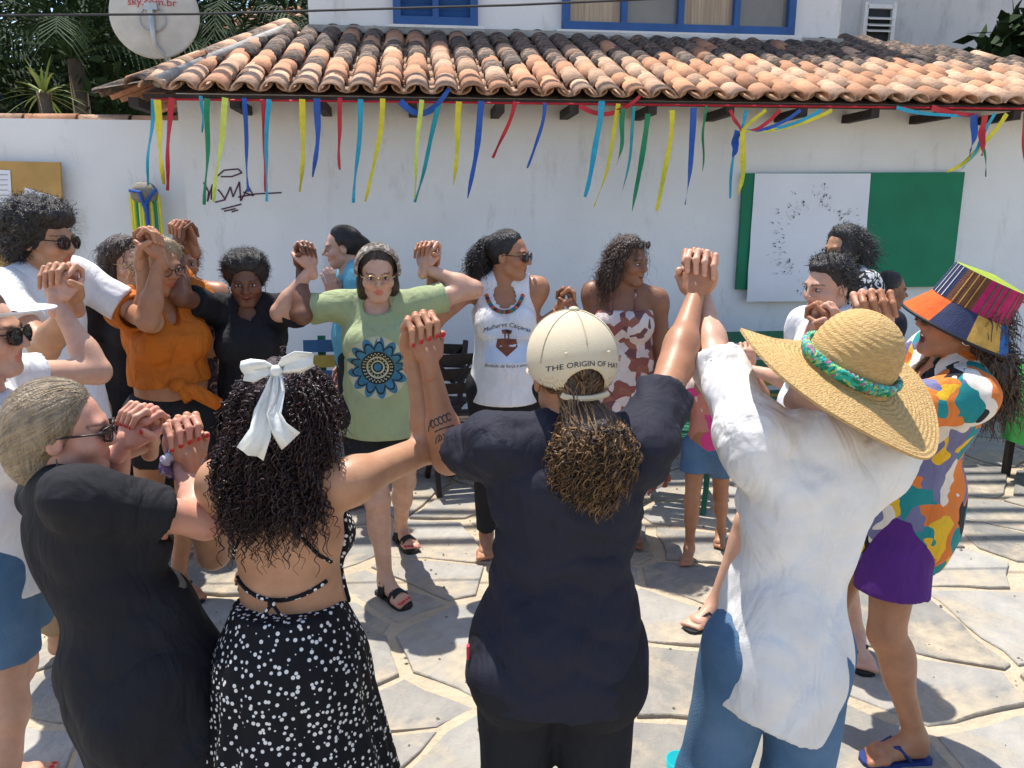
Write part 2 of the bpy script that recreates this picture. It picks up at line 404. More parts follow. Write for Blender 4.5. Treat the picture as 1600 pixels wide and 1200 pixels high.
# roof
def barrel(r1, r2, L_, th=.013, n=8, flip=False):
    b = MB(); vs = []
    for y, r, in ((0, r1), (L_, r2)):
        for rr in (r, r - th):
            for k in range(n + 1):
                t = math.pi * k / n; z = rr * math.sin(t) * .66
                vs.append((-rr * math.cos(t), y, -z if flip else z))
    m = n + 1; fs = []
    for k in range(n):
        fs += [(k, k + 1, 2 * m + k + 1, 2 * m + k), (m + k + 1, m + k, 3 * m + k, 3 * m + k + 1), (k + 1, k, m + k, m + k + 1), (2 * m + k, 2 * m + k + 1, 3 * m + k + 1, 3 * m + k)]
    return b.add(vs, fs)
roof = MB()
rz_ = lambda y: EZ + TS * (y - EY)
TOPY = YT - .02
def roof_l(px, py):
    n = hw((0, -TS, 1)) - OH; return hl(hit(px, py, hw((0, EY, EZ)), n))
ha, hb = np.array([XL - .1, EY, EZ]), roof_l(432, 56)
ra, rb = roof_l(1312, 70), roof_l(1600, 108)
def xmin(y): return ha[0] + (hb[0] - ha[0]) * (y - EY) / (hb[1] - EY)
def top_at(x): return TOPY if x < ra[0] else ra[1] + (rb[1] - ra[1]) * (x - ra[0]) / (rb[0] - ra[0])
deck = [(ha[0], EY + .06, EZ + .012), (XR, EY + .06, EZ + .012), (XR, max(top_at(XR), EY + .3), rz_(max(top_at(XR), EY + .3)) - .012), (ra[0], ra[1], rz_(ra[1]) - .012), (ra[0], TOPY, rz_(TOPY) - .012), (hb[0], TOPY, rz_(TOPY) - .012)]
roof_ob = MB().add(deck, [(0, 1, 2, 3, 4, 5)]).build('roof', M_T4, house)
sl = math.atan(TS); NC = 0.19; ROW = 0.262
covers = []
pans = MB(); pb = barrel(.085, .092, .36, .012, 6, True); pbv = np.array(pb.v)
j = 0; x = XL - .02
while x < XR - .1:
    row = 0
    while True:
        y = EY - .03 + row * ROW * math.cos(sl)
        if y + .12 > top_at(x): break
        jx = x + random.uniform(-.008, .008)
        if x > xmin(y) + .03: covers.append((row, jx, y))
        Rm = np.array(Matrix.Rotation(sl, 3, 'X')); v = pbv @ Rm.T + np.array([x + NC / 2, y + .05, rz_(y + .05) + .07])
        if x + NC / 2 > xmin(y) and y + .2 < top_at(x + NC / 2): pans.add(v, pb.f)
        row += 1
    x += NC; j += 1
tag(pans.build('pan_tiles', M_T2, roof_ob, smooth=True), kind='stuff')
meshes = []
for k in range(3): meshes.append([barrel(.084 + .003 * k, .068 + .002 * k, .34, .013).mesh('cover_tile', m, True) for m in (M_T1, M_T2, M_T3, M_T4)])
covers.sort(key=lambda c: (c[0], abs(c[1] - 0.8)))
rest = MB(); bt = barrel(.089, .075, .34)
rr_ = random.Random(9)
for i, (row, x, y) in enumerate(covers):
    rot = (sl + rr_.uniform(-.025, .025) + .055, rr_.uniform(-.02, .02), rr_.uniform(-.035, .035)); loc = (x, y, rz_(y) + .036 + rr_.uniform(0, .007))
    clean = (row < 2) or (row < 4 and x > 0.7) or (row == 2 and rr_.random() < .7) or (row == 3 and rr_.random() < .35)
    k = (0 if rr_.random() < .5 else 1) if clean else (rr_.choice([2, 2, 2, 3, 3, 0 if rr_.random() < .35 else 1]) if row < 8 else rr_.choice([2, 3, 3]))
    if i < 296: link('cover_tile', meshes[i % 3][k], roof_ob, loc, rot)
    else:
        rest.cur = 0 if k >= 2 else 1
        rest.add(np.array(bt.v) @ np.array(Matrix.Rotation(rot[0], 3, 'X')).T + np.array(loc), bt.f)
if rest.v: tag(rest.build('upper_cover_tiles', [M_T3, M_T1], roof_ob, smooth=True), kind='stuff')
# hip cap in cement and tiles, and the left roof face
hd = hb - ha; hlen = np.linalg.norm(hd); hu = hd / hlen
for k in range(int(hlen / .3) + 1):
    p = ha + hu * (k * .3) + np.array([-.02, -.03, .045]); rotz = math.atan2(-hu[0], hu[1])
    link('hip_tile', meshes[k % 3][1 if k % 3 else 2], roof_ob, p, (math.asin(hu[2]) + .03, 0, rotz))
MB().tube([ha + np.array([.10, .02, .075]), (ha + hb) / 2 + np.array([.11, 0, .08]), hb + np.array([.10, 0, .075])], [.04, .035, .035], 8).build('hip_mortar', M_CEM, roof_ob, smooth=True)
lf = MB()
for k in range(9):
    y = .25 + k * .2; top = xmin(y) - .1
    for q in range(3):
        x0 = XL - .62 + q * .24
        if x0 > top: break
        link('side_tile', meshes[(k + q) % 3][0 if (k * 3 + q) % 4 else 2], roof_ob, (x0, y, rz_(.0) - .09 + q * .085 + .008 * k), (sl, 0, -math.pi / 2))
MB().add([(XL - .6, .1, rz_(0) - .07), (XL - .6, 2.1, rz_(0) + .05), (XL + .2, 2.1, rz_(2.0)), (XL, .1, rz_(.1))], [(0, 1, 2, 3)]).build('side_roof_deck', M_T4, roof_ob)
# upper windows
def win(px0, px1, pyb, name, panes, shutter):
    a = hp(px0, pyb, YT); b = hp(px1, pyb, YT); z0 = a[2]; z1 = z0 + 1.15; t = .07
    w = empty(name, (0, 0, 0)); w.parent = house
    y = YT - .03
    fr = MB().box(((a[0] + b[0]) / 2, y, z0 + t / 2), (b[0] - a[0], .1, t)).box(((a[0] + b[0]) / 2, y, z1 - t / 2), (b[0] - a[0], .1, t))
    for q in range(panes + 1):
        xx = a[0] + t / 2 + (b[0] - a[0] - t) * q / panes; fr.box((xx, y - .002, (z0 + z1) / 2), (t * (1 if q in (0, panes) else .8), .1, z1 - z0 - .01))
    fr.build('frame', M_BLUE, w)
    MB().box(((a[0] + b[0]) / 2, YT - .05, z0 - .035), (b[0] - a[0] + .12, .14, .05)).build('sill', M_WALL, w)
    for q in range(panes):
        x0 = a[0] + t / 2 + (b[0] - a[0] - t) * q / panes + t * .35; x1 = a[0] + t / 2 + (b[0] - a[0] - t) * (q + 1) / panes - t * .35
        if shutter:
            n = 18
            for s_ in range(n): MB().box(((x0 + x1) / 2, YT - .012, z0 + t + (z1 - z0 - 2 * t) * (s_ + .5) / n), (x1 - x0, .012, .062), Matrix.Rotation(.6, 3, 'X')).build('slat', M_BLUE, w)
        else:
            MB().box(((x0 + x1) / 2, YT - .006, (z0 + z1) / 2), (x1 - x0, .008, z1 - z0 - 2 * t + .01)).build('pane', M_CURT if q % 2 == 0 else M_GLASS, w)
win(615, 746, 40, 'shutter_window', 2, True)
win(877, 1236, 48, 'window', 4, False)
# painted scrawl on the wall
M_INK = mat('purple_ink', (0.09, 0.03, 0.07), 0.6)
gr = MB()
def stroke(pp, w=.010):
    P_ = [hp(x, y, -.004) for x, y in pp]
    for a, b in zip(P_[:-1], P_[1:]):
        gr.bar((a[0], -.003, a[2]), (b[0], -.003, b[2]), .003, w, up=np.cross(nrm(np.array([b[0] - a[0], 0, b[2] - a[2]])), (0, 1, 0)))
for pp in ([(318, 285), (326, 300), (324, 315), (332, 288), (330, 312)], [(340, 275), (350, 266), (372, 264), (378, 270), (362, 276), (345, 276)], [(336, 316), (352, 312), (344, 300), (340, 296)],
           [(352, 310), (360, 292), (364, 308), (374, 284), (376, 314), (388, 292), (396, 306), (380, 300)], [(372, 308), (400, 303), (420, 302), (440, 301)], [(346, 327), (362, 323), (377, 319)], [(350, 330), (368, 326)], [(362, 331), (372, 328)]): stroke(pp)
gr.build('graffiti', M_INK, house)

# ---- garden wall to the left of the house, capped with ridge tiles
gw = tag(empty('garden_wall', OH, PSI), 'low white garden wall capped with ridge tiles beside the house', 'wall')
gz = hp(100, 186, .06)[2]
MB().box((-5.5 + (XL + 5.5) / 2 - .003, .16, gz / 2), (XL + 5.5 - .006, .2, gz)).build('wall_body', M_WALL, gw)
for k in range(9):
    link('ridge_tile', meshes[k % 3][1 if k % 2 else 0], gw, (XL - .01 - k * .36, .16, gz - .01), (0.02, 0, math.pi / 2))
# ---- grey neighbour behind the roof to the right
nb = tag(empty('grey_neighbour_house', OH, PSI), 'weathered grey plastered house with small vent window behind the roof', 'house')
nx0 = hp(1314, 20, 3.0)[0]; MB().box((nx0 + 4, 3.3, 2.9), (8, .6, 5.8)).build('wall', M_WALL2, nb)
a = hp(1346, 68, 3.0); b = hp(1392, 14, 3.0)
vw = empty('vent_window'); vw.parent = nb
cx, cz, ww, hh = (a[0] + b[0]) / 2, (a[2] + b[2]) / 2, b[0] - a[0], b[2] - a[2]
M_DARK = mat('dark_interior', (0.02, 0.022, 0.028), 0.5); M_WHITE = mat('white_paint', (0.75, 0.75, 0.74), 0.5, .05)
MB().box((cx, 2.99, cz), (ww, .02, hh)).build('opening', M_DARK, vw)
f_ = MB()
for s_ in (-1, 1): f_.box((cx + s_ * (ww / 2 + .01), 2.97, cz), (.045, .07, hh + .1)).box((cx, 2.968, cz + s_ * (hh / 2 + .01)), (ww, .066, .045))
f_.build('frame', M_WHITE, vw)
for k in (-.06, .0, .07): MB().box((cx, 2.93, cz + k), (ww - .02, .10, .014), Matrix.Rotation(.35, 3, 'X')).build('louvre', M_WHITE, vw)

# ---- blue house and small tiled roof behind, trees
M_BLUEW = mat('blue_wall_paint', (0.03, 0.09, 0.22), 0.8, .15, 2)
bh = tag(empty('blue_house', (-7.2, 12.5, 0)), 'shaded blue house wall behind the palms', 'house')
MB().box((0, 0, 1.9), (6.5, .4, 3.8)).build('wall', M_BLUEW, bh); MB().box((-.5, -.22, 1.6), (1.0, .06, 2.2)).build('door', M_WOOD, bh)
fr_ = tag(empty('far_tiled_roof', at(432, 52, 11)), 'small sunlit orange tiled roof seen beyond the hip', 'roof')
for k in range(9):
    for q in range(6): link('roof_tile', meshes[(k + q) % 3][(k * 7 + q * 3) % 3], fr_, (-.75 + k * .2, q * .27, q * .115), (sl, 0, 0))
MB().box((0, .8, -.6), (1.7, 1.6, 1.0)).build('supporting_wall', M_WALL, fr_)
M_LEAF = mat('palm_leaf', (0.03, 0.055, 0.018), 0.75, .3, 3, spec=.12, color2=(0.012, 0.025, 0.010), objrand=.25)
M_LEAFY = mat('yucca_leaf', (0.30, 0.34, 0.10), 0.5, .3, 3, color2=(0.12, 0.2, 0.05))
M_TRUNK = mat('trunk', (0.16, 0.12, 0.085), 0.9, .2, 10, .5)
def frond(b, o, az, el, L_, droop, nl=26, lw=.03, ll=.42):
    d = np.array([math.cos(az), math.sin(az), 0]); side = np.array([-math.sin(az), math.cos(az), 0]); pts = []
    for i in range(nl + 1):
        t = i / nl; pts.append(np.asarray(o) + d * L_ * t * math.cos(el) + np.array([0, 0, L_ * (t * math.sin(el) - droop * t * t)]))
    b.tube(pts, np.linspace(.016, .004, nl + 1), 4)
    for i in range(3, nl):
        for s_ in (-1, 1):
            l = ll * (1 - .6 * abs(i / nl - .45)); tip = pts[i] + side * s_ * l * .8 + (pts[i + 1] - pts[i]) * 5 + np.array([0, 0, -l * random.uniform(.3, .7)])
            mid = (pts[i] + tip) / 2 + np.array([0, 0, .05]); w = (pts[i + 1] - pts[i]) / np.linalg.norm(pts[i + 1] - pts[i]) * lw / 2
            b.add([pts[i] - w, pts[i] + w, mid + w, mid - w, tip], [(0, 1, 2, 3), (3, 2, 4)])
def palm(loc, h, n, L_, label, seed):
    random.seed(seed); t = tag(empty('palm_tree', loc), label, 'palm tree', 'palms behind the wall')
    MB().tube([(0, 0, 0), (.06, 0, h * .4), (0, .05, h)], [.13, .10, .08], 9).build('trunk', M_TRUNK, t, smooth=True)
    b = MB()
    for k in range(n): frond(b, (0, 0, h), k * 2.4 + random.uniform(-.3, .3), random.uniform(.1, 1.1), L_ * random.uniform(.8, 1.1), random.uniform(.5, 1.0))
    b.build('crown', M_LEAF, t)
palm((-4.6, 8.6, 0), 3.3, 20, 2.3, 'tall palm rising just behind the satellite dish', 1)
palm((-6.3, 9.2, 0), 2.9, 20, 2.2, 'drooping palm in front of the blue wall', 2)
palm((-3.5, 10.5, 0), 3.9, 18, 2.2, 'palm with fronds hanging over the far tiled roof', 3)
palm((-5.6, 11.2, 0), 4.2, 18, 2.5, 'tall dark palm shading the blue house', 5)
def leafy(loc, h, rx, rz, n, label, seed, lm=None, size=.14):
    r = np.random.default_rng(seed); t = tag(empty('leafy_tree', loc), label, 'tree')
    MB().tube([(0, 0, 0), (.05, 0, h * .5), (0, 0, h)], [.12, .09, .05], 8).build('trunk', M_TRUNK, t, smooth=True)
    cl = r.normal(size=(26, 3)); cl = cl / np.linalg.norm(cl, axis=1)[:, None] * r.uniform(.35, 1, (26, 1)) * np.array([rx, rx, rz])
    b = MB()
    for i in range(n):
        p = cl[i % 26] + r.normal(size=3) * np.array([rx, rx, rz]) * .22 + np.array([0, 0, h]); a = nrm(r.normal(size=3) + np.array([0, 0, -.4])); s_ = nrm(np.cross(a, r.normal(size=3))); l = size * r.uniform(.6, 1.3)
        b.add([p, p + a * l * .5 + s_ * l * .22, p + a * l, p + a * l * .5 - s_ * l * .22], [(0, 1, 2, 3)])
    b.build('crown', lm or M_LEAF, t)
leafy((-5.2, 10.0, 0), 3.3, 1.9, 1.1, 5200, 'dense dark leafy tree behind the garden wall', 11)
leafy((-8.2, 10.5, 0), 3.0, 2.0, 1.3, 3600, 'dark leafy tree at the corner of the blue house', 12)
leafy((-4.2, 12.6, 0), 4.4, 2.2, 1.2, 3600, 'dark leafy tree behind the far tiled roof', 13)
leafy((-6.5, 14.0, 0), 3.8, 3.0, 1.7, 7000, 'broad dark tree rising behind the blue house', 15, None, .24); leafy((-3.4, 14.5, 0), 4.6, 2.0, 1.5, 4500, 'dark tree beyond the far tiled roof', 16, None, .24)
q = at(1606, 70, 8.2); leafy((q[0] + .1, q[1], 0), q[2] - .1, .5, .45, 900, 'small dark tree against the grey weathered wall', 14, None, .26)
yq = hw((hp(40, 160, .2)[0], .5, 0)); yt = tag(empty('yucca_plant', (yq[0], yq[1], 0)), 'spiky yellow green yucca behind the garden wall', 'plant')
MB().tube([(0, 0, 0), (.03, 0, 1.4), (0, 0, 2.62)], [.05, .045, .05], 8).build('stem', M_TRUNK, yt, smooth=True)
for k in range(34):
    az = k * 2.4; el = random.uniform(-.35, 1.3); L_ = random.uniform(.28, .42); b = MB(); pr = []
    d = np.array([math.cos(az) * math.cos(el), math.sin(az) * math.cos(el), math.sin(el)]); s_ = nrm(np.cross(d, (0, 0, 1.0)))
    for t in np.linspace(0, 1, 6): pr.append((np.array([0, 0, 2.6]) + d * L_ * t + np.array([0, 0, -.12 * t * t]), .013 * (1 - t) ** .6 + .001))
    b.add([p + s_ * w * e for p, w in pr for e in (-1, 1)], [(2 * i, 2 * i + 1, 2 * i + 3, 2 * i + 2) for i in range(5)]); b.build('leaf', M_LEAFY, yt)

# ---- satellite dish
M_DISH = mat('dish_paint', (0.60, 0.56, 0.49), 0.5, .12, 5); M_STEEL = mat('galvanised_steel', (0.5, 0.5, 0.5), 0.4, .1, 8, metal=.6); M_RED = mat('red_print', (0.5, .03, .04), .5)
dc = hw(np.array(hp(241, 22, 1.0))); rd = 62 / 1200 * 6.7
ds = tag(empty('satellite_dish', dc), 'round cream satellite dish with red lettering on a bent pole', 'satellite dish')
Rd = np.array(Matrix.Rotation(math.radians(8), 3, 'Z') @ Matrix.Rotation(math.radians(82), 3, 'X'))
dish = MB().lathe([(.001, .05), (rd * .35, .044), (rd * .7, .025), (rd * .95, 0), (rd, -.004), (rd, -.016), (rd * .95, -.012), (rd * .6, .018), (.001, .036)], 40, R=Rd).build('reflector', M_DISH, ds, smooth=True)
br = MB()
br.tube([np.array(Rd @ (0, 0, .04)), np.array(Rd @ (0, -.05, .09)), (.02, -.1, -.25), (.10, .05, -.38), (.22, .05, -.46)], .022, 8); br.build('pole', M_STEEL, ds, smooth=True)
b = MB()
for k in range(24): b.tube([np.array(Rd @ (.1 * math.cos(t), .1 * math.sin(t) - .06, .055)) for t in (k * math.pi / 12, (k + 1) * math.pi / 12)], .006, 5)
b.box(Rd @ (0, .03, .07), (.1, .03, .05)).box(Rd @ (0, -.06, .07), (.04, .05, .12)); b.build('mount_bracket', M_STEEL, ds)
for body, sz, dy in (('SKY', .15, rd * .50), ('sky.com.br', .085, rd * .21)):
    Vt, Ft = text_mesh(body, sz); Vt[:, 1] += dy
    rr2 = np.hypot(Vt[:, 0], Vt[:, 1]); Vt[:, 2] = .053 - .05 * (rr2 / rd) ** 2 + .006
    MB().add(Vt @ Rd.T, Ft).build('lettering', M_RED, ds)

# ---- boards, papers, bag
M_GREEN = mat('green_board_paint', (0.005, 0.20, 0.10), 0.55, .1, 3, .05); M_PAPER = mat('white_paper', (0.80, 0.80, 0.84), 0.8, .03, 3, .12, 5); M_CARD = mat('brown_board', (0.55, 0.33, 0.11), 0.8, .12, 4, .1)
M_BLACK = mat('black_ink', (0.02, .02, .025), .6)
def panel(name, quad, yl, th, m, parent):
    P_ = [hp(x, y, yl) for x, y in quad]; vs = [(p[0], yl, p[2]) for p in P_] + [(p[0], yl - th, p[2]) for p in P_]
    return MB().add(vs, [(0, 1, 2, 3), (7, 6, 5, 4), (0, 4, 5, 1), (1, 5, 6, 2), (2, 6, 7, 3), (3, 7, 4, 0)]).build(name, m, parent)
gb = tag(panel('green_board', [(1160, 271), (1504, 269), (1483, 447), (1148, 452)], -.02, .03, M_GREEN, None), 'large green board hung on the white wall under the eave', 'board'); gb.location = OH; gb.rotation_euler = (0, 0, PSI)
pp = tag(empty('paper_poster', OH, PSI), 'big white paper sheet with a ring of small ink notes pinned on green board', 'poster')
quad = [hp(*q, -.06) for q in ((1180, 271), (1361, 271), (1345, 470), (1165, 471))]
b = MB(); nx = 24
for jn in range(nx + 1):
    v = jn / nx
    for i in range(nx + 1):
        u = i / nx; p = (quad[0] * (1 - u) + quad[1] * u) * (1 - v) + (quad[3] * (1 - u) + quad[2] * u) * v
        b.v.append((p[0], -.058 + .006 * math.sin(v * 19 + u * 2) * v - .02 * v * v, p[2]))
b.f = [(jn * (nx + 1) + i, jn * (nx + 1) + i + 1, (jn + 1) * (nx + 1) + i + 1, (jn + 1) * (nx + 1) + i) for jn in range(nx) for i in range(nx)]; b.mi = [0] * len(b.f); b.build('sheet', M_PAPER, pp, smooth=True)
b = MB(); rp = random.Random(3)
def pmark(u, v, l, ang, head):
    if not (.03 < u < .97 and .03 < v < .97): return
    p = (quad[0] * (1 - u) + quad[1] * u) * (1 - v) + (quad[3] * (1 - u) + quad[2] * u) * v
    y = -.067 - .02 * v * v; c, s_ = math.cos(ang), math.sin(ang); n_ = np.array([-s_, 0, c])
    a = np.array([p[0], y, p[2]]); e = a + np.array([c, 0, s_]) * l
    b.add([a - n_ * .0009, a + n_ * .0009, e + n_ * .0009, e - n_ * .0009], [(0, 1, 2, 3)])
    if head: b.add([a + np.array([math.cos(t), 0, math.sin(t)]) * head for t in np.arange(6) * math.pi / 3], [tuple(range(6))])
for k in range(210):
    a_ = rp.uniform(0, 2 * math.pi); rr3 = rp.choice([.26, .30, .34, .40]) + rp.uniform(-.015, .015); u, v = .55 + rr3 * math.cos(a_), .52 - rr3 * 1.05 * math.sin(a_)
    pmark(u, v, rp.uniform(.014, .03), a_ + rp.uniform(-.1, .1), rp.choice([0, 0, 0, .0045, .006]))
pmark(.60, .08, .05, -1.57, .007); b.build('ink_notes', M_BLACK, pp)
cb = tag(panel('brown_board', [(-70, 250), (96, 254), (104, 412), (-70, 420)], -.02, .025, M_CARD, None), 'brown board leaning on the garden wall behind the curly haired man', 'board'); cb.location = OH; cb.rotation_euler = (0, 0, PSI)
for nm, qd, lb in (('paper_note', [(-8, 265), (16, 266), (19, 316), (-8, 320)], 'upright white paper note with lines of writing on brown board'), ('paper_drawing', [(39, 293), (88, 308), (84, 345), (32, 332)], 'tilted white paper with a round grey drawing on brown board')):
    o = tag(empty(nm, OH, PSI), lb, 'paper'); panel('sheet', qd, -.05, .002, M_PAPER, o)
    x0, y0 = qd[0]; b = MB()
    for k in range(5):
        yy = qd[0][1] + 8 + k * 8; p0, p1 = hp(x0 + 3, yy, -.054), hp(x0 + 20, yy, -.054)
        if nm == 'paper_note': b.bar((p0[0], -.0545, p0[2]), (p1[0], -.0545, p1[2]), .001, .004)
    if nm == 'paper_drawing':
        c = hp(66, 326, -.054)
        for k in range(16): b.bar((c[0] + .07 * math.cos(k * .39), -.0545, c[2] + .06 * math.sin(k * .39)), (c[0] + .07 * math.cos(k * .39 + .39), -.0545, c[2] + .06 * math.sin(k * .39 + .39)), .001, .010)
    b.build('marks', mat(nm + '_ink', (.25, .25, .28), .8), o)
rc = {}
for nm, c in dict(cyan=(.02, .38, .56), yellow=(.78, .66, .03), lime=(.68, .76, .12), red=(.56, .02, .035), blue=(.02, .10, .42), green=(.01, .25, .10), teal=(.01, .32, .36)).items(): rc[nm] = mat(nm + '_ribbon_cloth', c, .5, .1, 20, .1, spec=.4)
M_CANVAS = mat('grey_canvas', (.30, .27, .22), .9, .2, 12, .3)
bg = tag(empty('striped_bag', OH, PSI), 'yellow and green striped bag with canvas lid hanging on the wall', 'bag')
c0, c1 = hp(206, 305, -.05), hp(265, 420, -.05); wx = c1[0] - c0[0]; hz = c0[2] - c1[2]
nst = 9
for k in range(nst): MB().tube([(c0[0] + wx * (k + .5) / nst, -.09 - .05 * math.sin(math.pi * (k + .5) / nst), c0[2]), (c0[0] + wx * (k + .5) / nst, -.10 - .06 * math.sin(math.pi * (k + .5) / nst), (c0[2] + c1[2]) / 2), (c0[0] + wx * (k + .5) / nst, -.09, c1[2])], [wx / nst * .52] * 3, 6).build('stripe', rc[['yellow', 'yellow', 'green', 'lime', 'yellow', 'blue', 'yellow', 'green', 'yellow'][k]], bg)
MB().ell((c0[0] + wx / 2, -.10, c0[2] + .01), (wx * .46, .085, .085)).build('canvas_lid', M_CANVAS, bg, smooth=True)
MB().tube([(c0[0] + .03, -.17, c0[2] + .03), (c0[0] + wx * .5, -.2, c0[2] + .02), (c0[0] + wx * .62, -.18, c0[2] - .12)], .012, 6).tube([(c0[0] + wx - .01, -.15, c0[2] + .04), (c0[0] + wx * .62, -.185, c0[2] - .06), (c0[0] + wx * .62, -.18, c0[2] - .2)], .012, 6).build('strap', rc['blue'], bg)

# ---- ribbons under the eave
RY = EY - .01
rib = [('cyan', 240, 155, 230, 290, 6), ('yellow', 248, 157, 257, 288, 10), ('red', 272, 155, 265, 298, 8), ('cyan', 314, 150, 316, 207, 5), ('green', 327, 155, 322, 320, 8), ('lime', 357, 155, 338, 315, 9), ('blue', 382, 153, 388, 300, 7), ('red', 413, 157, 416, 300, 9), ('cyan', 422, 157, 419, 315, 7),
       ('yellow', 472, 155, 468, 300, 9), ('blue', 497, 155, 490, 277, 10), ('red', 534, 155, 533, 266, 7), ('cyan', 564, 155, 552, 317, 8), ('yellow', 598, 155, 570, 315, 8), ('lime', 658, 158, 647, 310, 7), ('teal', 686, 158, 648, 316, 8), ('yellow', 717, 160, 709, 290, 9), ('blue', 752, 160, 731, 310, 10), ('red', 806, 158, 770, 247, 7), ('blue', 850, 162, 822, 263, 6),
       ('cyan', 936, 160, 910, 308, 10), ('yellow', 965, 162, 928, 323, 7), ('green', 972, 170, 963, 258, 8), ('teal', 988, 168, 968, 310, 5), ('green', 1013, 178, 988, 332, 9), ('yellow', 1048, 173, 1023, 330, 9), ('blue', 1078, 170, 1066, 320, 10), ('green', 1102, 165, 1097, 268, 4),
       ('blue', 1150, 205, 1142, 246, 12), ('yellow', 1155, 206, 1149, 306, 9), ('cyan', 1150, 207, 1141, 310, 5), ('blue', 1518, 180, 1512, 245, 12), ('red', 1528, 182, 1525, 244, 11), ('green', 1534, 180, 1541, 276, 5), ('cyan', 1548, 178, 1500, 264, 6), ('red', 1592, 178, 1598, 326, 9)]
rr_ = random.Random(21)
def ribbon(col, pp, wpx, label, twist=.8, ydep=0.0):
    P_ = [hp(x, y, RY) for x, y in pp]; w = wpx / 1200 * 5.4; n = len(P_); vs = []; ph = rr_.uniform(0, 3)
    for i, p in enumerate(P_):
        T = nrm(P_[min(i + 1, n - 1)] - P_[max(i - 1, 0)]); a = 1.7 * twist * math.sin(ph + i * .5) * (i / n); sd_ = nrm(np.cross(T, (0, 1, 0))) * math.cos(a) + np.array([0, 1, 0]) * math.sin(a)
        off = np.array([0, -.010 * math.sin(i * .7 + ph) - ydep, 0]); ww_ = w / 2 * (1 - .45 * abs(math.sin(i * .33 + ph)) * (i / n))
        vs += [p + sd_ * ww_ + off, p - sd_ * ww_ + off, p - sd_ * ww_ + off + np.array([0, .002, 0]), p + sd_ * ww_ + off + np.array([0, .002, 0])]
    fs = [(4 * i + k, 4 * i + (k + 1) % 4, 4 * i + 4 + (k + 1) % 4, 4 * i + 4 + k) for i in range(n - 1) for k in range(4)]
    o = MB().add(vs, fs).build('ribbon', rc[col], None, OH, (0, 0, PSI)); tag(o, label, 'ribbon', 'ribbons hanging under the eave')
for i, (c, x0, y0, x1, y1, w) in enumerate(rib):
    n = 13; bend = rr_.uniform(-3, 3) + (x0 - x1) * .12
    pp_ = [(x0 + (x1 - x0) * t + bend * math.sin(math.pi * t) + 1.0 * math.sin(t * 7 + i), y0 + (y1 - y0) * t) for t in np.linspace(0, 1, n)]
    L_ = y1 - y0; sz = 'long' if L_ > 140 else ('short' if L_ < 100 else 'medium length'); wd = 'wide' if w > 8 else ('narrow' if w < 7 else '')
    lb = f"{sz} {wd} {c} ribbon hanging between {rib[i-1][0] if i else 'wall corner'} and {rib[i+1][0] if i + 1 < len(rib) else 'frame'} ribbons".replace('  ', ' ')
    if i == 0: lb = f'{sz} {wd} {c} ribbon hanging at the wall corner beside a yellow one'
    if i == len(rib) - 1: lb = f'{sz} {wd} {c} ribbon hanging apart beyond the green board knot'
    if 0 < i and 0 < x0 - rib[i - 1][1] < 12: lb += f', touching the {rib[i-1][0]} one'
    ribbon(c, pp_, w, lb, .9, .03 * (i % 3))
def swag(c, x0, y0, x1, y1, sag, w, lb):
    ribbon(c, [(x0 + (x1 - x0) * t, y0 + (y1 - y0) * t + sag * 4 * t * (1 - t)) for t in np.linspace(0, 1, 13)], w, lb, .4)
swag('blue', 625, 158, 702, 138, 28, 10, 'blue ribbon looped in a swag, its end flipped onto the tiles')
swag('red', 905, 165, 1000, 150, 20, 8, 'red ribbon looped in a shallow swag under the tiles')
for c, x in (('red', 1140), ('cyan', 1167), ('yellow', 1196), ('red', 1218), ('blue', 1250), ('cyan', 1283), ('yellow', 1300)): swag(c, x, 172, 1158, 204, 0 if x < 1200 else 11, 6, f'{"short straight" if x < 1200 else "longer sagging"} {c} ribbon drawn sideways to the knot beside the green board')
swag('cyan', 1400, 168, 1526, 180, 5, 6, 'cyan ribbon stretched sideways to the knot above the green board corner')
swag('red', 1455, 168, 1530, 180, 3, 9, 'red ribbon stretched sideways to the knot above the green board corner')
swag('yellow', 1572, 178, 1480, 268, 14, 8, 'yellow ribbon sagging down to the top corner of the green board')
st = MB().tube([np.array(hp(x, 155 + (x - 235) * .011, RY + .02)) for x in range(235, 1640, 40)], .007, 5).build('red_string', rc['red'], None, OH, (0, 0, PSI)); tag(st, 'thin red string tied along the eave above the ribbons', 'string')

# ---- cables
M_CABLE = mat('cable', (.03, .03, .035), .6)
c_ = [at(-200, 25, 4.2), at(300, 22, 4.2), at(800, 8, 4.3), at(1300, -14, 4.4), at(2000, -60, 4.5)]
tag(MB().tube(c_, .006, 6).build('power_cable', M_CABLE), 'single black cable crossing in front of the roof', 'cable')
for k in range(6):
    y0 = 5.35 + .21 * k + (.10 if k > 3 else 0); z0 = 6.0 + .1 * (k % 3)
    tag(MB().tube([(-14 + 28 * t, y0 + .4 * t + .05 * math.sin(k), z0 - .5 * 4 * t * (1 - t)) for t in np.linspace(0, 1, 25)], .034 if k % 2 else .046, 8).build('overhead_cable', M_CABLE), ('thin' if k % 2 else 'thick') + ' black overhead cable strung above the eave', 'cable', 'bundle of overhead street cables')

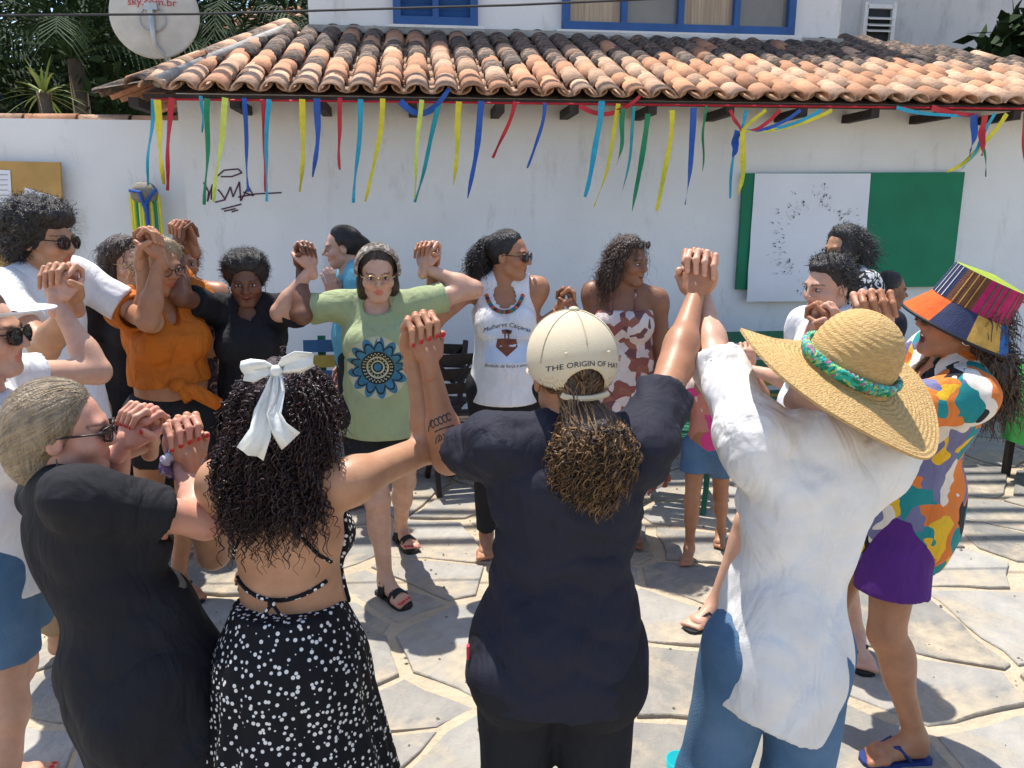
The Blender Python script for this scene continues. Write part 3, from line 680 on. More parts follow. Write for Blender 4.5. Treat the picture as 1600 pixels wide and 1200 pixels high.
# ---- benches, chairs, table along the wall
M_GP = mat('green_bench_paint', (.02, .15, .08), .5, .15, 8); M_YP = mat('ochre_bench_paint', (.42, .30, .06), .5, .15, 8); M_BP = mat('blue_bench_paint', (.04, .12, .25), .5, .15, 8)
def bench(loc, rz, w, cols, label):
    t = tag(empty('slatted_bench', loc, rz), label, 'bench', 'benches along the white wall')
    for k in range(4): MB().box((0, -.05 - .105 * k, .44), (w, .09, .022)).build('seat_slat', cols[k % len(cols)], t)
    for k in range(4): MB().box((0, .04 + .02 * k, .52 + .105 * k), (w, .022, .085), Matrix.Rotation(-.15, 3, 'X')).build('back_slat', cols[(k + 1) % len(cols)], t)
    for s_ in (-1, 1):
        x = s_ * (w / 2 - .12)
        MB().bar((x, -.38, 0), (x, -.36, .43), .05, .05).build('leg', M_GP, t); MB().bar((x, .02, 0), (x, .15, .90), .05, .045, up=(0, 1, 0)).build('leg', M_GP, t); MB().bar((x, -.42, .41), (x, .05, .41), .045, .04).build('arm_rail', M_GP, t)
q = at(1215, 600, 5.1); bench((q[0], 5.55, 0), PSI, 1.5, [M_GP, M_YP], 'green and ochre slatted bench below the green board')
q = at(560, 560, 5.1); bench((q[0], 5.2, 0), PSI, 0.8, [M_BP, M_YP], 'blue and ochre slatted bench behind the woman in green')
def chair(loc, rz, m, label):
    t = tag(empty('folding_chair', loc, rz), label, 'chair', 'wooden folding chairs by the wall')
    for s_ in (-1, 1):
        x = s_ * .2; MB().bar((x, .2, 0), (x, -.18, .46), .03, .04).build('leg', m, t); MB().bar((x * .9, -.2, 0), (x * .9, .22, .86), .03, .04).build('leg', m, t)
    for k in range(5): MB().box((0, -.16 + .085 * k, .45), (.42, .065, .018)).build('seat_slat', m, t)
    for k in range(3): MB().box((0, .14 + .035 * k, .62 + .09 * k), (.38, .016, .07)).build('back_slat', m, t)
    for s_ in (-1, 1): MB().bar((-.17 * s_, .13, .5), (.17 * s_, .2, .84), .012, .025, up=(0, 1, 0)).build('cross_brace', m, t)
q = at(722, 600, 4.9); chair((q[0], 4.75, 0), .25, M_WOOD, 'dark brown folding chair behind the woman in white tank top')
q = at(675, 600, 5.1); chair((q[0], 5.15, 0), -.2, M_WOOD, 'dark brown folding chair close to the wall')
q = at(1065, 640, 4.4); chair((q[0], 4.5, 0), 2.8, M_GP, 'green folding chair behind the small child')
q = at(862, 640, 4.6); chair((q[0], 4.8, 0), .5, M_WOOD, 'dark folding chair between tank top woman and the dress wearer')
M_GCL = mat('green_tablecloth', (.06, .34, .07), .4, .15, 5, .2, 9)
q = at(1735, 560, 4.6); tb = tag(empty('covered_table', (q[0] + .1, 4.7, 0), PSI), 'table under a bright green plastic cloth beside the white wall', 'table')
b = MB()
n = 40; ring = []
for z, e in ((.80, 0), (.79, .012), (.5, .02), (.28, .03)):
    for k in range(n):
        t = 2 * math.pi * k / n; cx_, sy_ = math.copysign(abs(math.cos(t)) ** .35, math.cos(t)), math.copysign(abs(math.sin(t)) ** .35, math.sin(t))
        f__ = e * (1 + .9 * math.sin(7 * t)); ring.append((cx_ * (.42 + f__), sy_ * (.36 + f__), z))
b.add(ring, [(i * n + k, i * n + (k + 1) % n, (i + 1) * n + (k + 1) % n, (i + 1) * n + k) for i in range(3) for k in range(n)] + [tuple(range(n))]); b.build('cloth', M_GCL, tb, smooth=True)
for sx in (-1, 1):
    for sy in (-1, 1): MB().bar((sx * .36, sy * .3, 0), (sx * .36, sy * .3, .785), .04, .04, up=(0, 1, 0)).build('leg', M_WOOD, tb)
q = ground(1058, 1232); cupm = mat('turquoise_plastic', (.02, .5, .55), .35)
cup = tag(MB().lathe([(.001, .0), (.033, .0), (.036, .02), (.043, .10), (.040, .10), (.033, .012), (.001, .01)], 24).build('plastic_cup', cupm, None, (q[0], q[1] - .02, .02), smooth=True), 'turquoise plastic cup on the paving', 'cup')

# ================================================================== PEOPLE
def skin_mat():
    m = mat('skin', (1.04, 1.02, 1.0), 0.45, 0.06, 22, 0.07, 240, 0.35, color2=(.86, .79, .76), attr='Col')
    return m
M_SKIN = skin_mat()
M_EYEW = mat('eye_white', (.48, .44, .42), .2, .02); M_IRIS = mat('iris', (.03, .018, .012), .15, .02); M_TEETH = mat('teeth', (.8, .77, .70), .3, .03)
M_LENS = mat('dark_lens', (.012, .012, .014), .08, .02, spec=.7); M_FRAME = mat('dark_frame', (.03, .022, .018), .3, .1); M_GOLD = mat('gold_metal', (.6, .42, .18), .3, .05, metal=.8); M_SILVER = mat('silver_metal', (.7, .7, .7), .25, .05, metal=.9)
SK = dict(fair=(.58, .345, .245), pink=(.60, .31, .225), tan=(.47, .255, .15), olive=(.42, .24, .145), brown=(.255, .12, .068), dark=(.17, .08, .048), bronze=(.40, .195, .108))
def ik(S, W, l1, l2, pole):
    d = np.linalg.norm(W - S); st = 1.0
    if d >= (l1 + l2) * .998: st = d / (l1 + l2) * 1.004; l1 *= st; l2 *= st
    a = (l1 * l1 - l2 * l2 + d * d) / (2 * d); hh = math.sqrt(max(l1 * l1 - a * a, 0)); u = (W - S) / d
    v = pole - S; v = v - u * (v @ u); v = nrm(v); return S + u * a + v * hh, st
CL = {}       # clasped hands: point, common finger direction, side normal (set by first user)
def clasp(key, px, py, D, d=(0, 0, 1)): CL[key] = dict(C=at(px, py, D), d=nrm(d), who=[])

class Person:
    def __init__(s, label, H, pelvis_xy, face, lean=(0, 0), head=(None, 0, 0), skin='tan', g=1.0, bust=1.0, feet=None, arms=None, res=.009, hres=.0052, hand_res=.004, drop=0.0, nails=None, mouth=0.0, male=False, headxy=None, belly=0.0, barefoot=False, smile=.4):
        s.smile = smile; s.var = np.random.default_rng(int(abs(pelvis_xy[0]) * 1000)).uniform(-1, 1, 3)
        s.H = H; s.skin = np.array(SK[skin] if isinstance(skin, str) else skin); s.res = res; s.hres = hres; s.hand_res = hand_res; s.nails = nails; s.label = label; s.g = g; s.mouth = mouth
        fa = math.radians(face); s.f = np.array([math.cos(fa), math.sin(fa), 0.]); s.r = np.array([math.sin(fa), -math.cos(fa), 0.]); s.u = np.array([0, 0, 1.])
        k = H / 1.62; s.k = k
        z0 = .02
        s.pel = np.array([pelvis_xy[0], pelvis_xy[1], .535 * H + z0 - drop])
        s.neck = s.pel + np.array([lean[0], lean[1], .298 * H])
        s.neck = s.pel + nrm(s.neck - s.pel) * .298 * H
        up = nrm(s.neck - s.pel); s.tu = up; s.tr = nrm(np.cross(s.f, up)); s.tf = np.cross(up, s.tr)
        # head
        ha_ = math.radians(head[0] if head[0] is not None else face); pt = math.radians(head[1]); rl = math.radians(head[2])
        hf = np.array([math.cos(ha_) * math.cos(pt), math.sin(ha_) * math.cos(pt), -math.sin(pt)]); hr = np.array([math.sin(ha_), -math.cos(ha_), 0.]); hu = np.cross(hr, hf)
        hr, hu = hr * math.cos(rl) + hu * math.sin(rl), hu * math.cos(rl) - hr * math.sin(rl)
        s.hR = np.stack([hr, hf, hu]); s.hk = .97 * (k ** .5)
        s.hc = s.neck + up * .085 * k + s.tf * .012 * k + hu * .062 * s.hk + hf * .022 * s.hk
        T = lambda x, y, t: s.pel + s.tr * x * k + s.tf * y * k + s.tu * t * .298 * H
        s.T = T; TR = np.stack([s.tr, s.tf, s.tu]); sw = (.168 if not male else .192) * k
        P = []
        g_ = g; kk = k
        P.append(EL(T(0, -.005, .03), np.array([.162 * g_, .112 * g_, .115]) * kk, TR, 'torso'))
        for q in (-1, 1): P.append(EL(T(q * .075 * g_, -.06 * g_, -.10), np.array([.09 * g_, .085 * g_, .10]) * kk, TR, 'torso'))
        P.append(EL(T(0, .02 + belly, .26), np.array([.138 * g_ + belly * .3, .10 * g_ + belly, .12]) * kk, TR, 'torso'))
        P.append(EL(T(0, .0, .46), np.array([.128 * g_, .093 * g_, .13]) * kk, TR, 'torso'))
        P.append(EL(T(0, -.005, .72), np.array([.142 * (g_ * .6 + .4), .098 * (g_ * .7 + .3), .13]) * kk, TR, 'torso'))
        P.append(EL(T(0, -.012, .88), np.array([.15 * (g_ * .4 + .6), .078, .075]) * kk, TR, 'torso'))
        if bust > 0:
            for q in (-1, 1): P.append(EL(T(q * .072, .082 * (g_ * .5 + .5), .655), np.array([.062, .058, .066]) * kk * bust, TR, 'torso'))
        s.sh = {}; s.hip = {}
        s.arm = {}; s.leg = {}
        s.stretch = {}
        arms = arms or {}
        hands = []
        for sd_, q in (('R', 1), ('L', -1)):
            spec = arms.get(sd_); up_arm = 0.0
            S = T(q * sw / k, -.008, .93)
            L1, L2 = .178 * H, .152 * H
            if spec is None:        # hanging
                S = T(q * sw / k, -.008, .92)
                E = S + (-s.u * .97 + s.tr * q * .16 - s.tf * .10) * L1; Wp = E + nrm(-s.u + s.tf * .28 - s.tr * q * .02) * L2
                hd = nrm(Wp - E); hands.append((sd_, Wp, hd, nrm(-s.tr * q + s.tf * .2), 'relax', None))
            elif spec[0] == 'to':   # wrist at a point, pole, hand direction, palm normal
                Wp = np.asarray(spec[1], float); S = S + s.tu * .012
                E, st = ik(S, Wp, L1, L2, np.asarray(spec[2], float)); s.stretch[sd_] = st
                hd = nrm(spec[3]) if len(spec) > 3 and spec[3] is not None else nrm(Wp - E)
                n_ = nrm(spec[4]) if len(spec) > 4 else nrm(-s.tr * q); hands.append((sd_, Wp, hd, n_, 'relax', None))
            else:
                c = CL[spec[0]]; el = np.asarray(spec[1], float); C = c['C']
                if C[2] > s.neck[2] - .1: S = S + s.tu * .03 * k - s.tr * q * .012 * k
                if 'n' not in c:
                    n_ = (C - S) * np.array([1, 1, 0]); n_ = n_ if not len(spec) > 2 else np.asarray(spec[2], float); n_ = n_ - c['d'] * (n_ @ c['d']); c['n'] = nrm(n_); n_ = c['n']; sg = 1
                else: n_ = -c['n']; sg = -1
                d_ = nrm(c['d'] + n_ * .26); n_ = nrm(n_ - d_ * (n_ @ d_)); thumb = np.cross(d_, n_) * (1 if sd_ == 'R' else -1)
                Wp = C - d_ * .088 * s.hk - n_ * .017
                E, st = ik(S, Wp, L1, L2, el); s.stretch[sd_] = st
                hands.append((sd_, Wp, d_, n_, 'clasp', sg))
            s.arm[sd_] = (S, E, Wp); ga = (.72 + .25 * g) * k
            P.append(RC(S, E, .050 * ga * (.9 + .1 * g), .039 * ga, 'upper' + sd_)); P.append(EL(S + (E - S) * .1, np.array([.056, .056, .056]) * ga, None, 'shoulder' + sd_))
            P.append(RC(E, E + (Wp - E) * .3, .036 * ga, .0385 * ga, 'fore' + sd_)); P.append(RC(E + (Wp - E) * .25, Wp, .0385 * ga, .0225 * k, 'fore' + sd_)); P.append(EL(E - nrm(nrm(Wp - E) + nrm(S - E)) * .012 * k, np.array([.022, .022, .022]) * k, None, 'fore' + sd_))
            P.append(RC(T(q * .035, -.012, 1.04), S + s.tu * -.005, .047 * k, .046 * k, 'yoke'))
        ft = feet or [None, None]
        for i, (sd_, q) in enumerate((('R', 1), ('L', -1))):
            hip = T(q * .088, 0, -.03); F_ = ft[i]
            if F_ is None: F_ = (s.pel[0] + s.r[0] * q * .1, s.pel[1] + s.r[1] * q * .1, face)
            fa2 = math.radians(F_[2]); ff = np.array([math.cos(fa2), math.sin(fa2), 0]); lift = F_[3] if len(F_) > 3 else 0
            A = np.array([F_[0], F_[1], .075 * k + z0 + lift]) - ff * .05 * k
            K, st = ik(hip, A, .245 * H, .235 * H, hip + ff * 2 + s.f * .6); s.stretch['leg' + sd_] = st
            s.leg[sd_] = (hip, K, A, ff); gl = (.55 + .45 * g) * k
            P.append(RC(hip, K, .086 * gl, .053 * gl, 'thigh' + sd_)); P.append(RC(K, A, .049 * gl, .033 * k, 'shin' + sd_))
            cdir = nrm(K - hip) * 0 - ff; P.append(EL(K + (A - K) * .30 + cdir * .016 * k, np.array([.047 * gl, .047 * gl, .10 * k]), None, 'shin' + sd_))
            heel = A - ff * .018 * k + s.u * -.042 * k; ball = A + ff * .115 * k - s.u * .052 * k
            P.append(RC(heel, ball, .031 * k, .024 * k, 'foot' + sd_)); P.append(RC(A, A + ff * .07 * k - s.u * .035 * k, .032 * k, .028 * k, 'foot' + sd_))
            sr = np.cross(ff, s.u); bw = .030 * k
            P.append(RC(ball - sr * bw * .8, ball + sr * bw * .8, .020 * k, .019 * k, 'foot' + sd_))
            for t in range(5):
                lat = (-1 + t * .5) * .034 * k * (-q); tb_ = ball + sr * lat * 1.0 - s.u * .004; ln = (.052 - .006 * t) * k
                P.append(RC(tb_, tb_ + ff * ln - s.u * .006, (.0115 if t else .0145) * k, (.0095 if t else .0125) * k, 'toe' + sd_))
        P.append(RC(s.neck - s.tu * .03, s.hc - s.hR[2] * .05 * s.hk - s.hR[1] * .018, (.058 if not male else .066) * k, .050 * k, 'neck'))
        s.prims = P
        base = np.array([pelvis_xy[0], pelvis_xy[1], 0]); s.base = base
        s.root = tag(empty('person', base), label, 'person')
        # --- body surface
        bf = solid([p for p in P if not p.tag.startswith('toe')], res, .03)
        V1, Q1 = bf.nets(); s.bfV = V1
        col = np.tile(s.skin, (len(V1), 1)); Vs = [V1]; Qs = [Q1]; Cs = [col]
        for sd_ in 'RL':
            fp = [p for p in P if p.tag in ('foot' + sd_, 'toe' + sd_)]; v, q2 = solid(fp, .0058, .012).nets(); c = np.tile(s.skin * np.array([1.02, .95, .93]), (len(v), 1))
            if nails is not None:
                for p in fp:
                    if p.tag.startswith('toe'): c[np.linalg.norm(v - (p.b + np.array([0, 0, p.r2 * .8])), axis=1) < .008] = nails
            Vs.append(v); Qs.append(q2); Cs.append(c)
        v, q2, c = s.make_head(); Vs.append(v); Qs.append(q2); Cs.append(c)
        for h_ in hands:
            v, q2, c = s.make_hand(*h_); Vs.append(v); Qs.append(q2); Cs.append(c)
        off = np.cumsum([0] + [len(v) for v in Vs[:-1]]); V = np.concatenate(Vs); Q = np.concatenate([q_ + o for q_, o in zip(Qs, off)]); C = np.concatenate(Cs)
        s.body = link('body', mesh_np('body', V - base, Q, None, [M_SKIN], True, C), s.root); s.bvh = BVHTree.FromPolygons([tuple(x) for x in V1.tolist()], Q1.tolist())
        s.eyes()
    def hl_(s, x, y, z): return s.hc + (s.hR[0] * x + s.hR[1] * y + s.hR[2] * z) * s.hk
    def make_head(s):
        L = s.hl_; hk = s.hk; R = s.hR; E = lambda c, r: EL(L(*c), np.array(r) * hk, R)
        pr = [E((0, -.012, .027), (.074, .094, .086)), E((0, .028, -.042 - .004 * s.var[1]), (.057 + .004 * s.var[0], .060, .070 + .004 * s.var[2])), RC(L(-.012, .064, -.097), L(.012, .064, -.097), .017 * hk, .017 * hk)]
        pr += [E((q * .040, .052, -.024), (.024, .028, .022)) for q in (-1, 1)]
        pr += [RC(L(-.034, .077, .018), L(.034, .077, .018), .011 * hk, .011 * hk)]
        pr += [RC(L(0, -.02, -.05), s.neck + s.tu * .0, .052 * s.k, .056 * s.k)]
        pr += [RC(L(q * .048, .01, -.06), L(q * .02, .058, -.095), .016 * hk, .014 * hk) for q in (-1, 1)]
        f = solid(pr, s.hres, .022)
        for q in (-1, 1): f.sub(E((q * .031, .098, .0), (.019, .016, .0115)), .012)
        f.union(RC(L(0, .083, .014), L(0, .106 + s.var[1] * .006, -.026 - s.var[2] * .004), .008 * hk, (.0115 + .002 * s.var[0]) * hk), .012)
        for q in (-1, 1): f.union(E((q * .0125, .094, -.031), (.008, .010, .008)), .008)
        o = s.mouth
        sm = s.smile
        for q in (-1, 1):
            f.union(RC(L(0, .0855, -.0555), L(q * (.021 + .004 * sm), .0775, -.0585 + .007 * sm), .0050 * hk, .0032 * hk), .006); f.union(RC(L(0, .083, -.067 - o * .012), L(q * (.020 + .004 * sm), .077, -.0605 + .007 * sm), .0056 * hk, .0032 * hk), .006); f.union(E((q * (.040 + .003 * sm), .055, -.034 + .006 * sm), (.020, .020, .016)), .02)
        if o: f.sub(E((0, .094, -.062 - o * .006), (.018, .020, .003 + .010 * o)), .004)
        else: f.sub(E((0, .097, -.0612), (.024, .006, .0018)), .004)
        for q in (-1, 1):
            f.union(EL(L(q * .076, -.008, -.006), np.array([.008, .019, .031]) * hk, R), .008); f.sub(EL(L(q * .086, -.006, -.004), np.array([.007, .010, .018]) * hk, R), .006)
        V, Q = f.nets(); p = (V - s.hc) @ R.T / hk; c = np.tile(s.skin, (len(V), 1))
        lip = (np.abs(p[:, 0]) < .023) & (p[:, 1] > .074) & (p[:, 2] < -.049) & (p[:, 2] > -.076 - o * .012) & (np.abs(p[:, 0]) / .023 + np.abs(p[:, 2] + .062 + o * .005) / (.016 + o * .008) < 1.15)
        c[lip] = s.skin * np.array([.92, .55, .55]) + np.array([.03, 0, 0])
        if o: c[(np.abs(p[:, 0]) < .017) & (p[:, 1] < .088) & (p[:, 1] > .06) & (np.abs(p[:, 2] + .062 + o * .006) < .003 + .008 * o)] = (.12, .02, .02)
        ck = np.exp(-(((np.abs(p[:, 0]) - .042) / .022) ** 2 + ((p[:, 2] + .03) / .022) ** 2)) * (p[:, 1] > .02); c *= 1 + ck[:, None] * np.array([.12, -.06, -.06])
        bx = np.abs(p[:, 0]); br = (bx > .014) & (bx < .052) & (p[:, 1] > .055) & (np.abs(p[:, 2] - (.0225 - .18 * np.abs(bx - .034) + .0)) < .0036); c[br] = c[br] * .36
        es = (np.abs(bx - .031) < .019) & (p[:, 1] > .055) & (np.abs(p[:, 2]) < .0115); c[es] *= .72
        return V, Q, c
    def eyes(s):
        for q in (-1, 1):
            b = MB(); c = s.hl_(q * .031, .0735, .0) - s.base; R = s.hR.T
            b.ell(c, np.array([.0140, .0130, .0055]) * s.hk, R, 12, 8); b.cur = 1; b.ell(c + s.hR[1] * .0075 * s.hk, np.array([.0062, .0065, .0062]) * s.hk, R, 10, 6); b.build('eye', [M_EYEW, M_IRIS], s.root, smooth=True)
        if s.mouth:
            b = MB(); c = s.hl_(0, .077, -.0575) - s.base; b.ell(c, np.array([.016, .010, .0045]) * s.hk, s.hR.T, 12, 6); b.build('teeth', M_TEETH, s.root, smooth=True)
    def make_hand(s, sd_, W, d, n, mode, sg):
        q = 1 if sd_ == 'R' else -1; k = s.hk * (1.06 if s.H > 1.3 else .82); th = np.cross(d, n) * q       # thumb side
        P_ = lambda a, b, c: W + d * a * k + n * b * k + th * c * k
        R = np.stack([th, n, d]); pr = [EL(P_(.045, 0, -.002), np.array([.040, .0150, .052]) * k, R), RC(P_(-.03, 0, 0), P_(.02, 0, 0), .0225 * s.k, .0235 * k), RC(P_(.08, 0, .026), P_(.078, 0, -.026), .0125 * k, .0115 * k), RC(P_(.015, .004, .018), P_(.05, .006, .026), .017 * k, .014 * k)]
        tips = []; o = .0048 if (sg or 1) > 0 else -.0048
        for i in range(4):
            c = .031 - i * .0205; l = (1, 1.08, 1.0, .80)[i]; r = (.0086, .0088, .0084, .0074)[i] * k
            if mode == 'clasp':
                a = P_(.080 + .003 * (1.5 - abs(i - 1)), .0, c + o); b = P_(.080 + .034 * l, .024, c * 1.04 + o * 1.7); e = P_(.082 + .024 * l - .004 * i, .050, c * 1.04 + o * 1.7); t = P_(.066 + .012 * l - .005 * i, .062, c * 1.02 + o * 1.7 - .003)
            else:
                a = P_(.084, 0, c); b = P_(.084 + .038 * l, .010, c * 1.05); e = P_(.084 + .060 * l, .028, c * 1.03); t = P_(.084 + .068 * l, .046, c)
            pr += [RC(a, b, r * 1.04, r), RC(b, e, r, r * .94), RC(e, t, r * .94, r * .8)]; tips.append((t, e))
        if mode == 'clasp': a, b, t = P_(.02, .006, .028), P_(.052, .022, .050), P_(.074, .046, .046)
        else: a, b, t = P_(.015, .006, .026), P_(.05, .018, .046), P_(.082, .024, .046)
        pr += [RC(a, b, .0155 * k, .0115 * k), RC(b, t, .0115 * k, .009 * k)]; tips.append((t, b))
        f = solid(pr, s.hand_res, .0042); V, Q = f.nets(); c = np.tile(s.skin * np.array([1.03, .96, .94]), (len(V), 1))
        kn = np.min([np.linalg.norm(V - P_(.082, -.008, .030 - i * .0195), axis=1) for i in range(4)], 0); c[kn < .011] *= .88
        for t, e in tips:
            nd = nrm(t - e); out = n if mode == 'clasp' else -n
            nc = t + out * .007 * k
            if mode != 'clasp': nc = t - n * .005 * k
            c[np.linalg.norm(V - nc, axis=1) < .0075] = s.nails if s.nails is not None else s.skin * np.array([1.25, 1.15, 1.15])
        return V, Q, c
    # ---- garments
    def garment(s, name, m, prims, res=.0085, k=.03, cuts=(), subs=(), wr=(.0025, 26), seed=1, stretch=(1, 1, .6), keep=None, smooth=True):
        f = solid(prims, res, k)
        if wr: f.noise(wr[0], wr[1], seed, stretch)
        for p, n in cuts: f.half(p, n)
        for p in subs: f.sub(p, .006)
        V, Q = f.nets(); o = link(name, mesh_np(name, V - s.base, Q, None, m if isinstance(m, list) else [m], smooth), s.root); o['_'] = 0; del o['_']
        s.last = (V, Q); return o
    def tp(s, e, tags=('torso', 'yoke')): return [p.grow(e) for p in s.prims if p.tag in tags]
    def sleeve(s, sd_, fr, e, flare=.0, full=0.0):
        S, E, W = s.arm[sd_]; r = [p for p in s.prims if p.tag == 'upper' + sd_][0]; out = []
        if fr <= 1: b = S + (E - S) * fr; out.append(RC(S - (E - S) * .05, b, r.r1 + e, r.r1 + (r.r2 - r.r1) * fr + e + flare, 'sl', True))
        else: b = E + (W - E) * (fr - 1); out += [RC(S, E, r.r1 + e, r.r2 + e, 'sl'), RC(E, b, r.r2 + e, r.r2 + e + flare - .008, 'sl', True)]
        d = nrm(b - (S if fr <= 1 else E)); rr = max(r.r2 + .001, out[-1].r2 - .014)
        return out, RC(b - d * .022, b + d * .08, rr, rr + .01)
    def shirt(s, name, m, e=.013, sl=.55, flare=.008, hem=-.12, neckr=.075, neckdrop=.0, sl_e=None, wr=(.0025, 26), res=.0085, seed=1, extra=(), vneck=0, hemtilt=(0, 0), k=.03, sub=(), body_e=0.0, cuts=(), stretch=(1, 1, .6)):
        pr = s.tp(e + body_e); subs = list(sub)
        if sl:
            for q in 'RL':
                f_ = sl[q] if isinstance(sl, dict) else sl
                a, h_ = s.sleeve(q, f_, sl_e if sl_e is not None else e, flare); pr += a + [p.grow(e * .7) for p in s.prims if p.tag == 'shoulder' + q]; subs += [h_] if flare >= .014 else []
        if hem < -.12: pr.append(RC(s.T(0, -.01, .1), s.T(0, -.005, hem), .15 * s.g * s.k, .165 * s.g * s.k))
        pr += list(extra); subs.append(EL(s.T(0, .012, 1.05 - neckdrop * .5), np.array([neckr, neckr * .95, .05 + neckdrop * .15]) * s.k, np.stack([s.tr, s.tf, s.tu])))
        if vneck: subs.append(EL(s.T(0, .11, .92), np.array([.045, .08, .09]) * s.k * vneck, np.stack([s.tr, s.tf, s.tu])))
        return s.garment(name, m, pr, res, k, [(s.T(hemtilt[0], 0, hem), -s.tu + s.tr * hemtilt[1])] + list(cuts), subs, wr, seed, stretch)
    def pants(s, name, m, fr=.5, e=.012, flare=.01, top=.22, res=.0085, wr=(.002, 30), seed=2, shin_e=None, k=.035):
        pr = [p.grow(e) for p in s.prims if p.tag == 'torso'][:3]; subs = []
        for q in 'RL':
            hip, K, A, ff = s.leg[q]; th = [p for p in s.prims if p.tag == 'thigh' + q][0]; sn = [p for p in s.prims if p.tag == 'shin' + q][0]
            if fr <= 1: b = hip + (K - hip) * fr; pr.append(RC(hip, b, th.r1 + e, th.r1 + (th.r2 - th.r1) * fr + e + flare, 'p', True)); d = nrm(K - hip); rr = pr[-1].r2 - .014; subs.append(RC(b - d * .02, b + d * .08, rr, rr))
            else:
                b = K + (A - K) * (fr - 1); se = e if shin_e is None else shin_e; pr += [RC(hip, K, th.r1 + e, th.r2 + e + flare * .6, 'p'), RC(K, b, th.r2 + e + flare * .6, sn.r2 + se + flare, 'p', True)]
        return s.garment(name, m, pr, res, k, [(s.T(0, 0, top), s.tu)], subs, wr, seed)
    def flipflop(s, sd_, msole, mstrap, kind='thong'):
        hip, K, A, ff = s.leg[sd_]; k = s.k; q = 1 if sd_ == 'R' else -1; sr = np.cross(ff, s.u); c = np.array([A[0], A[1], 0]); zz = A[2] - .075 * k - s.base[2]
        root = empty('flip_flop' if kind == 'thong' else 'sandal', (0, 0, 0)); root.parent = s.root
        out = [(-.055, .022), (-.045, .034), (0, .033), (.05, .032), (.10, .042), (.145, .043), (.17, .034), (.182, .015)]
        pl = [(y, x) for y, x in out] + [(y, -x) for y, x in out[::-1]]; n = len(pl); th = .016 if kind == 'thong' else .03
        P_ = lambda y, x, z: c + ff * y * k + sr * x * k + np.array([0, 0, z]) - s.base
        z1 = zz + .005; z0 = z1 - th
        MB().add([P_(y, x, z0) for y, x in pl] + [P_(y, x, z1) for y, x in pl], [tuple(range(n))[::-1], tuple(range(n, 2 * n))] + [(i, (i + 1) % n, n + (i + 1) % n, n + i) for i in range(n)]).build('sole', msole, root)
        st = MB(); h_ = .045 * k + zz
        if kind == 'thong':
            for e in (-1, 1): st.tube([P_(.03, e * .036, zz + .012), P_(.07, e * .026, h_ + .014), P_(.125, -q * .012, zz + .042 * k), P_(.142, -q * .012, zz + .005)], [.0065, .007, .006, .005], 6)
        else:
            for y0, hh in ((.105, .052), (.02, .078)):
                for dy in np.arange(-.018, .02, .009): st.tube([P_(y0 + dy, .042 * math.cos(t), zz + .006 + hh * k * math.sin(t)) for t in np.linspace(0, math.pi, 9)], .006, 5)
            st.tube([P_(-.035 + .05 * abs(math.cos(t)), .037 * math.cos(t), zz + .07 * k) for t in np.linspace(0, math.pi, 7)], .007, 5)
        st.build('strap', mstrap, root, smooth=True)
    def glasses(s, lens=None, frame=None, r=(.024, .019), up=0.0, fwd=0.0, dark=True):
        g_ = empty('sunglasses' if dark else 'glasses'); g_.parent = s.root; L = lambda x, y, z: s.hl_(x, y + fwd, z + up) - s.base
        fm = MB()
        for q in (-1, 1):
            b = MB(); b.ell(L(q * .032, .100, -.003), np.array([r[0], .003, r[1]]) * s.hk, s.hR.T, 18, 8)
            if dark: b.build('lens', lens or M_LENS, g_, smooth=True)
            fm.tube([L(q * .032 + r[0] * math.cos(t), .101 - .012 * (math.cos(t) * q > .5), -.003 + r[1] * math.sin(t)) for t in np.linspace(0, 2 * math.pi, 17)], .0017 if not dark else .0028, 5)
            fm.tube([L(q * (.032 + r[0]), .097, .004), L(q * .072, .075, .006), L(q * .079, .0, .006), L(q * .077, -.02, -.006)], .0024, 5)
        fm.tube([L(-.009, .103, .003), L(0, .106, .006), L(.009, .103, .003)], .0024, 5); fm.build('frame', frame or M_FRAME, g_, smooth=True)
    # ---- hair
    def hair(s, m, th=.018, plane=(.62, .012), blobs=(), bump=(.003, 90), n=500, length=.08, curl=.006, cfreq=5, w=.0016, grav=.6, out=.35, seed=3, pts=14, tube=False, res=.006, back=.0, mats2=None, rootz=None, rooty=None, comb=0, combdir=(0, -.9, -.45), comb_len=.09, cut=True):
        L = s.hl_; hk = s.hk
        pr = [EL(L(0, -.014, .030), (np.array([.076, .096, .088]) + th) * hk, s.hR)]
        f = solid(pr + [EL(L(*c), np.array(r) * hk, s.hR) for c, r in blobs], res, .03)
        f.F[:] = .25; f.union(pr[0], .01)
        X, Y, Z = f.xyz(); px, py, pz = X - s.hc[0], Y - s.hc[1], Z - s.hc[2]; R = s.hR
        ly = (px * R[1, 0] + py * R[1, 1] + pz * R[1, 2]) / hk; lz = (px * R[2, 0] + py * R[2, 1] + pz * R[2, 2]) / hk
        f.F = (f.F + (th + .004) * hk * np.clip((ly - plane[0] * lz - plane[1] + .05) / .05, 0, 1) ** 1.5).astype(np.float32)
        if cut: f.F = np.maximum(f.F, ((ly - plane[0] * lz - plane[1]) / math.hypot(1, plane[0]) * hk)).astype(np.float32)
        for c, r in blobs: f.union(EL(L(*c), np.array(r) * hk, s.hR), .03)
        if bump: f.noise(bump[0], bump[1], seed)
        V, Q = f.nets(); me_v = [V]; me_q = [Q]; mi = [np.zeros(len(Q), int)]
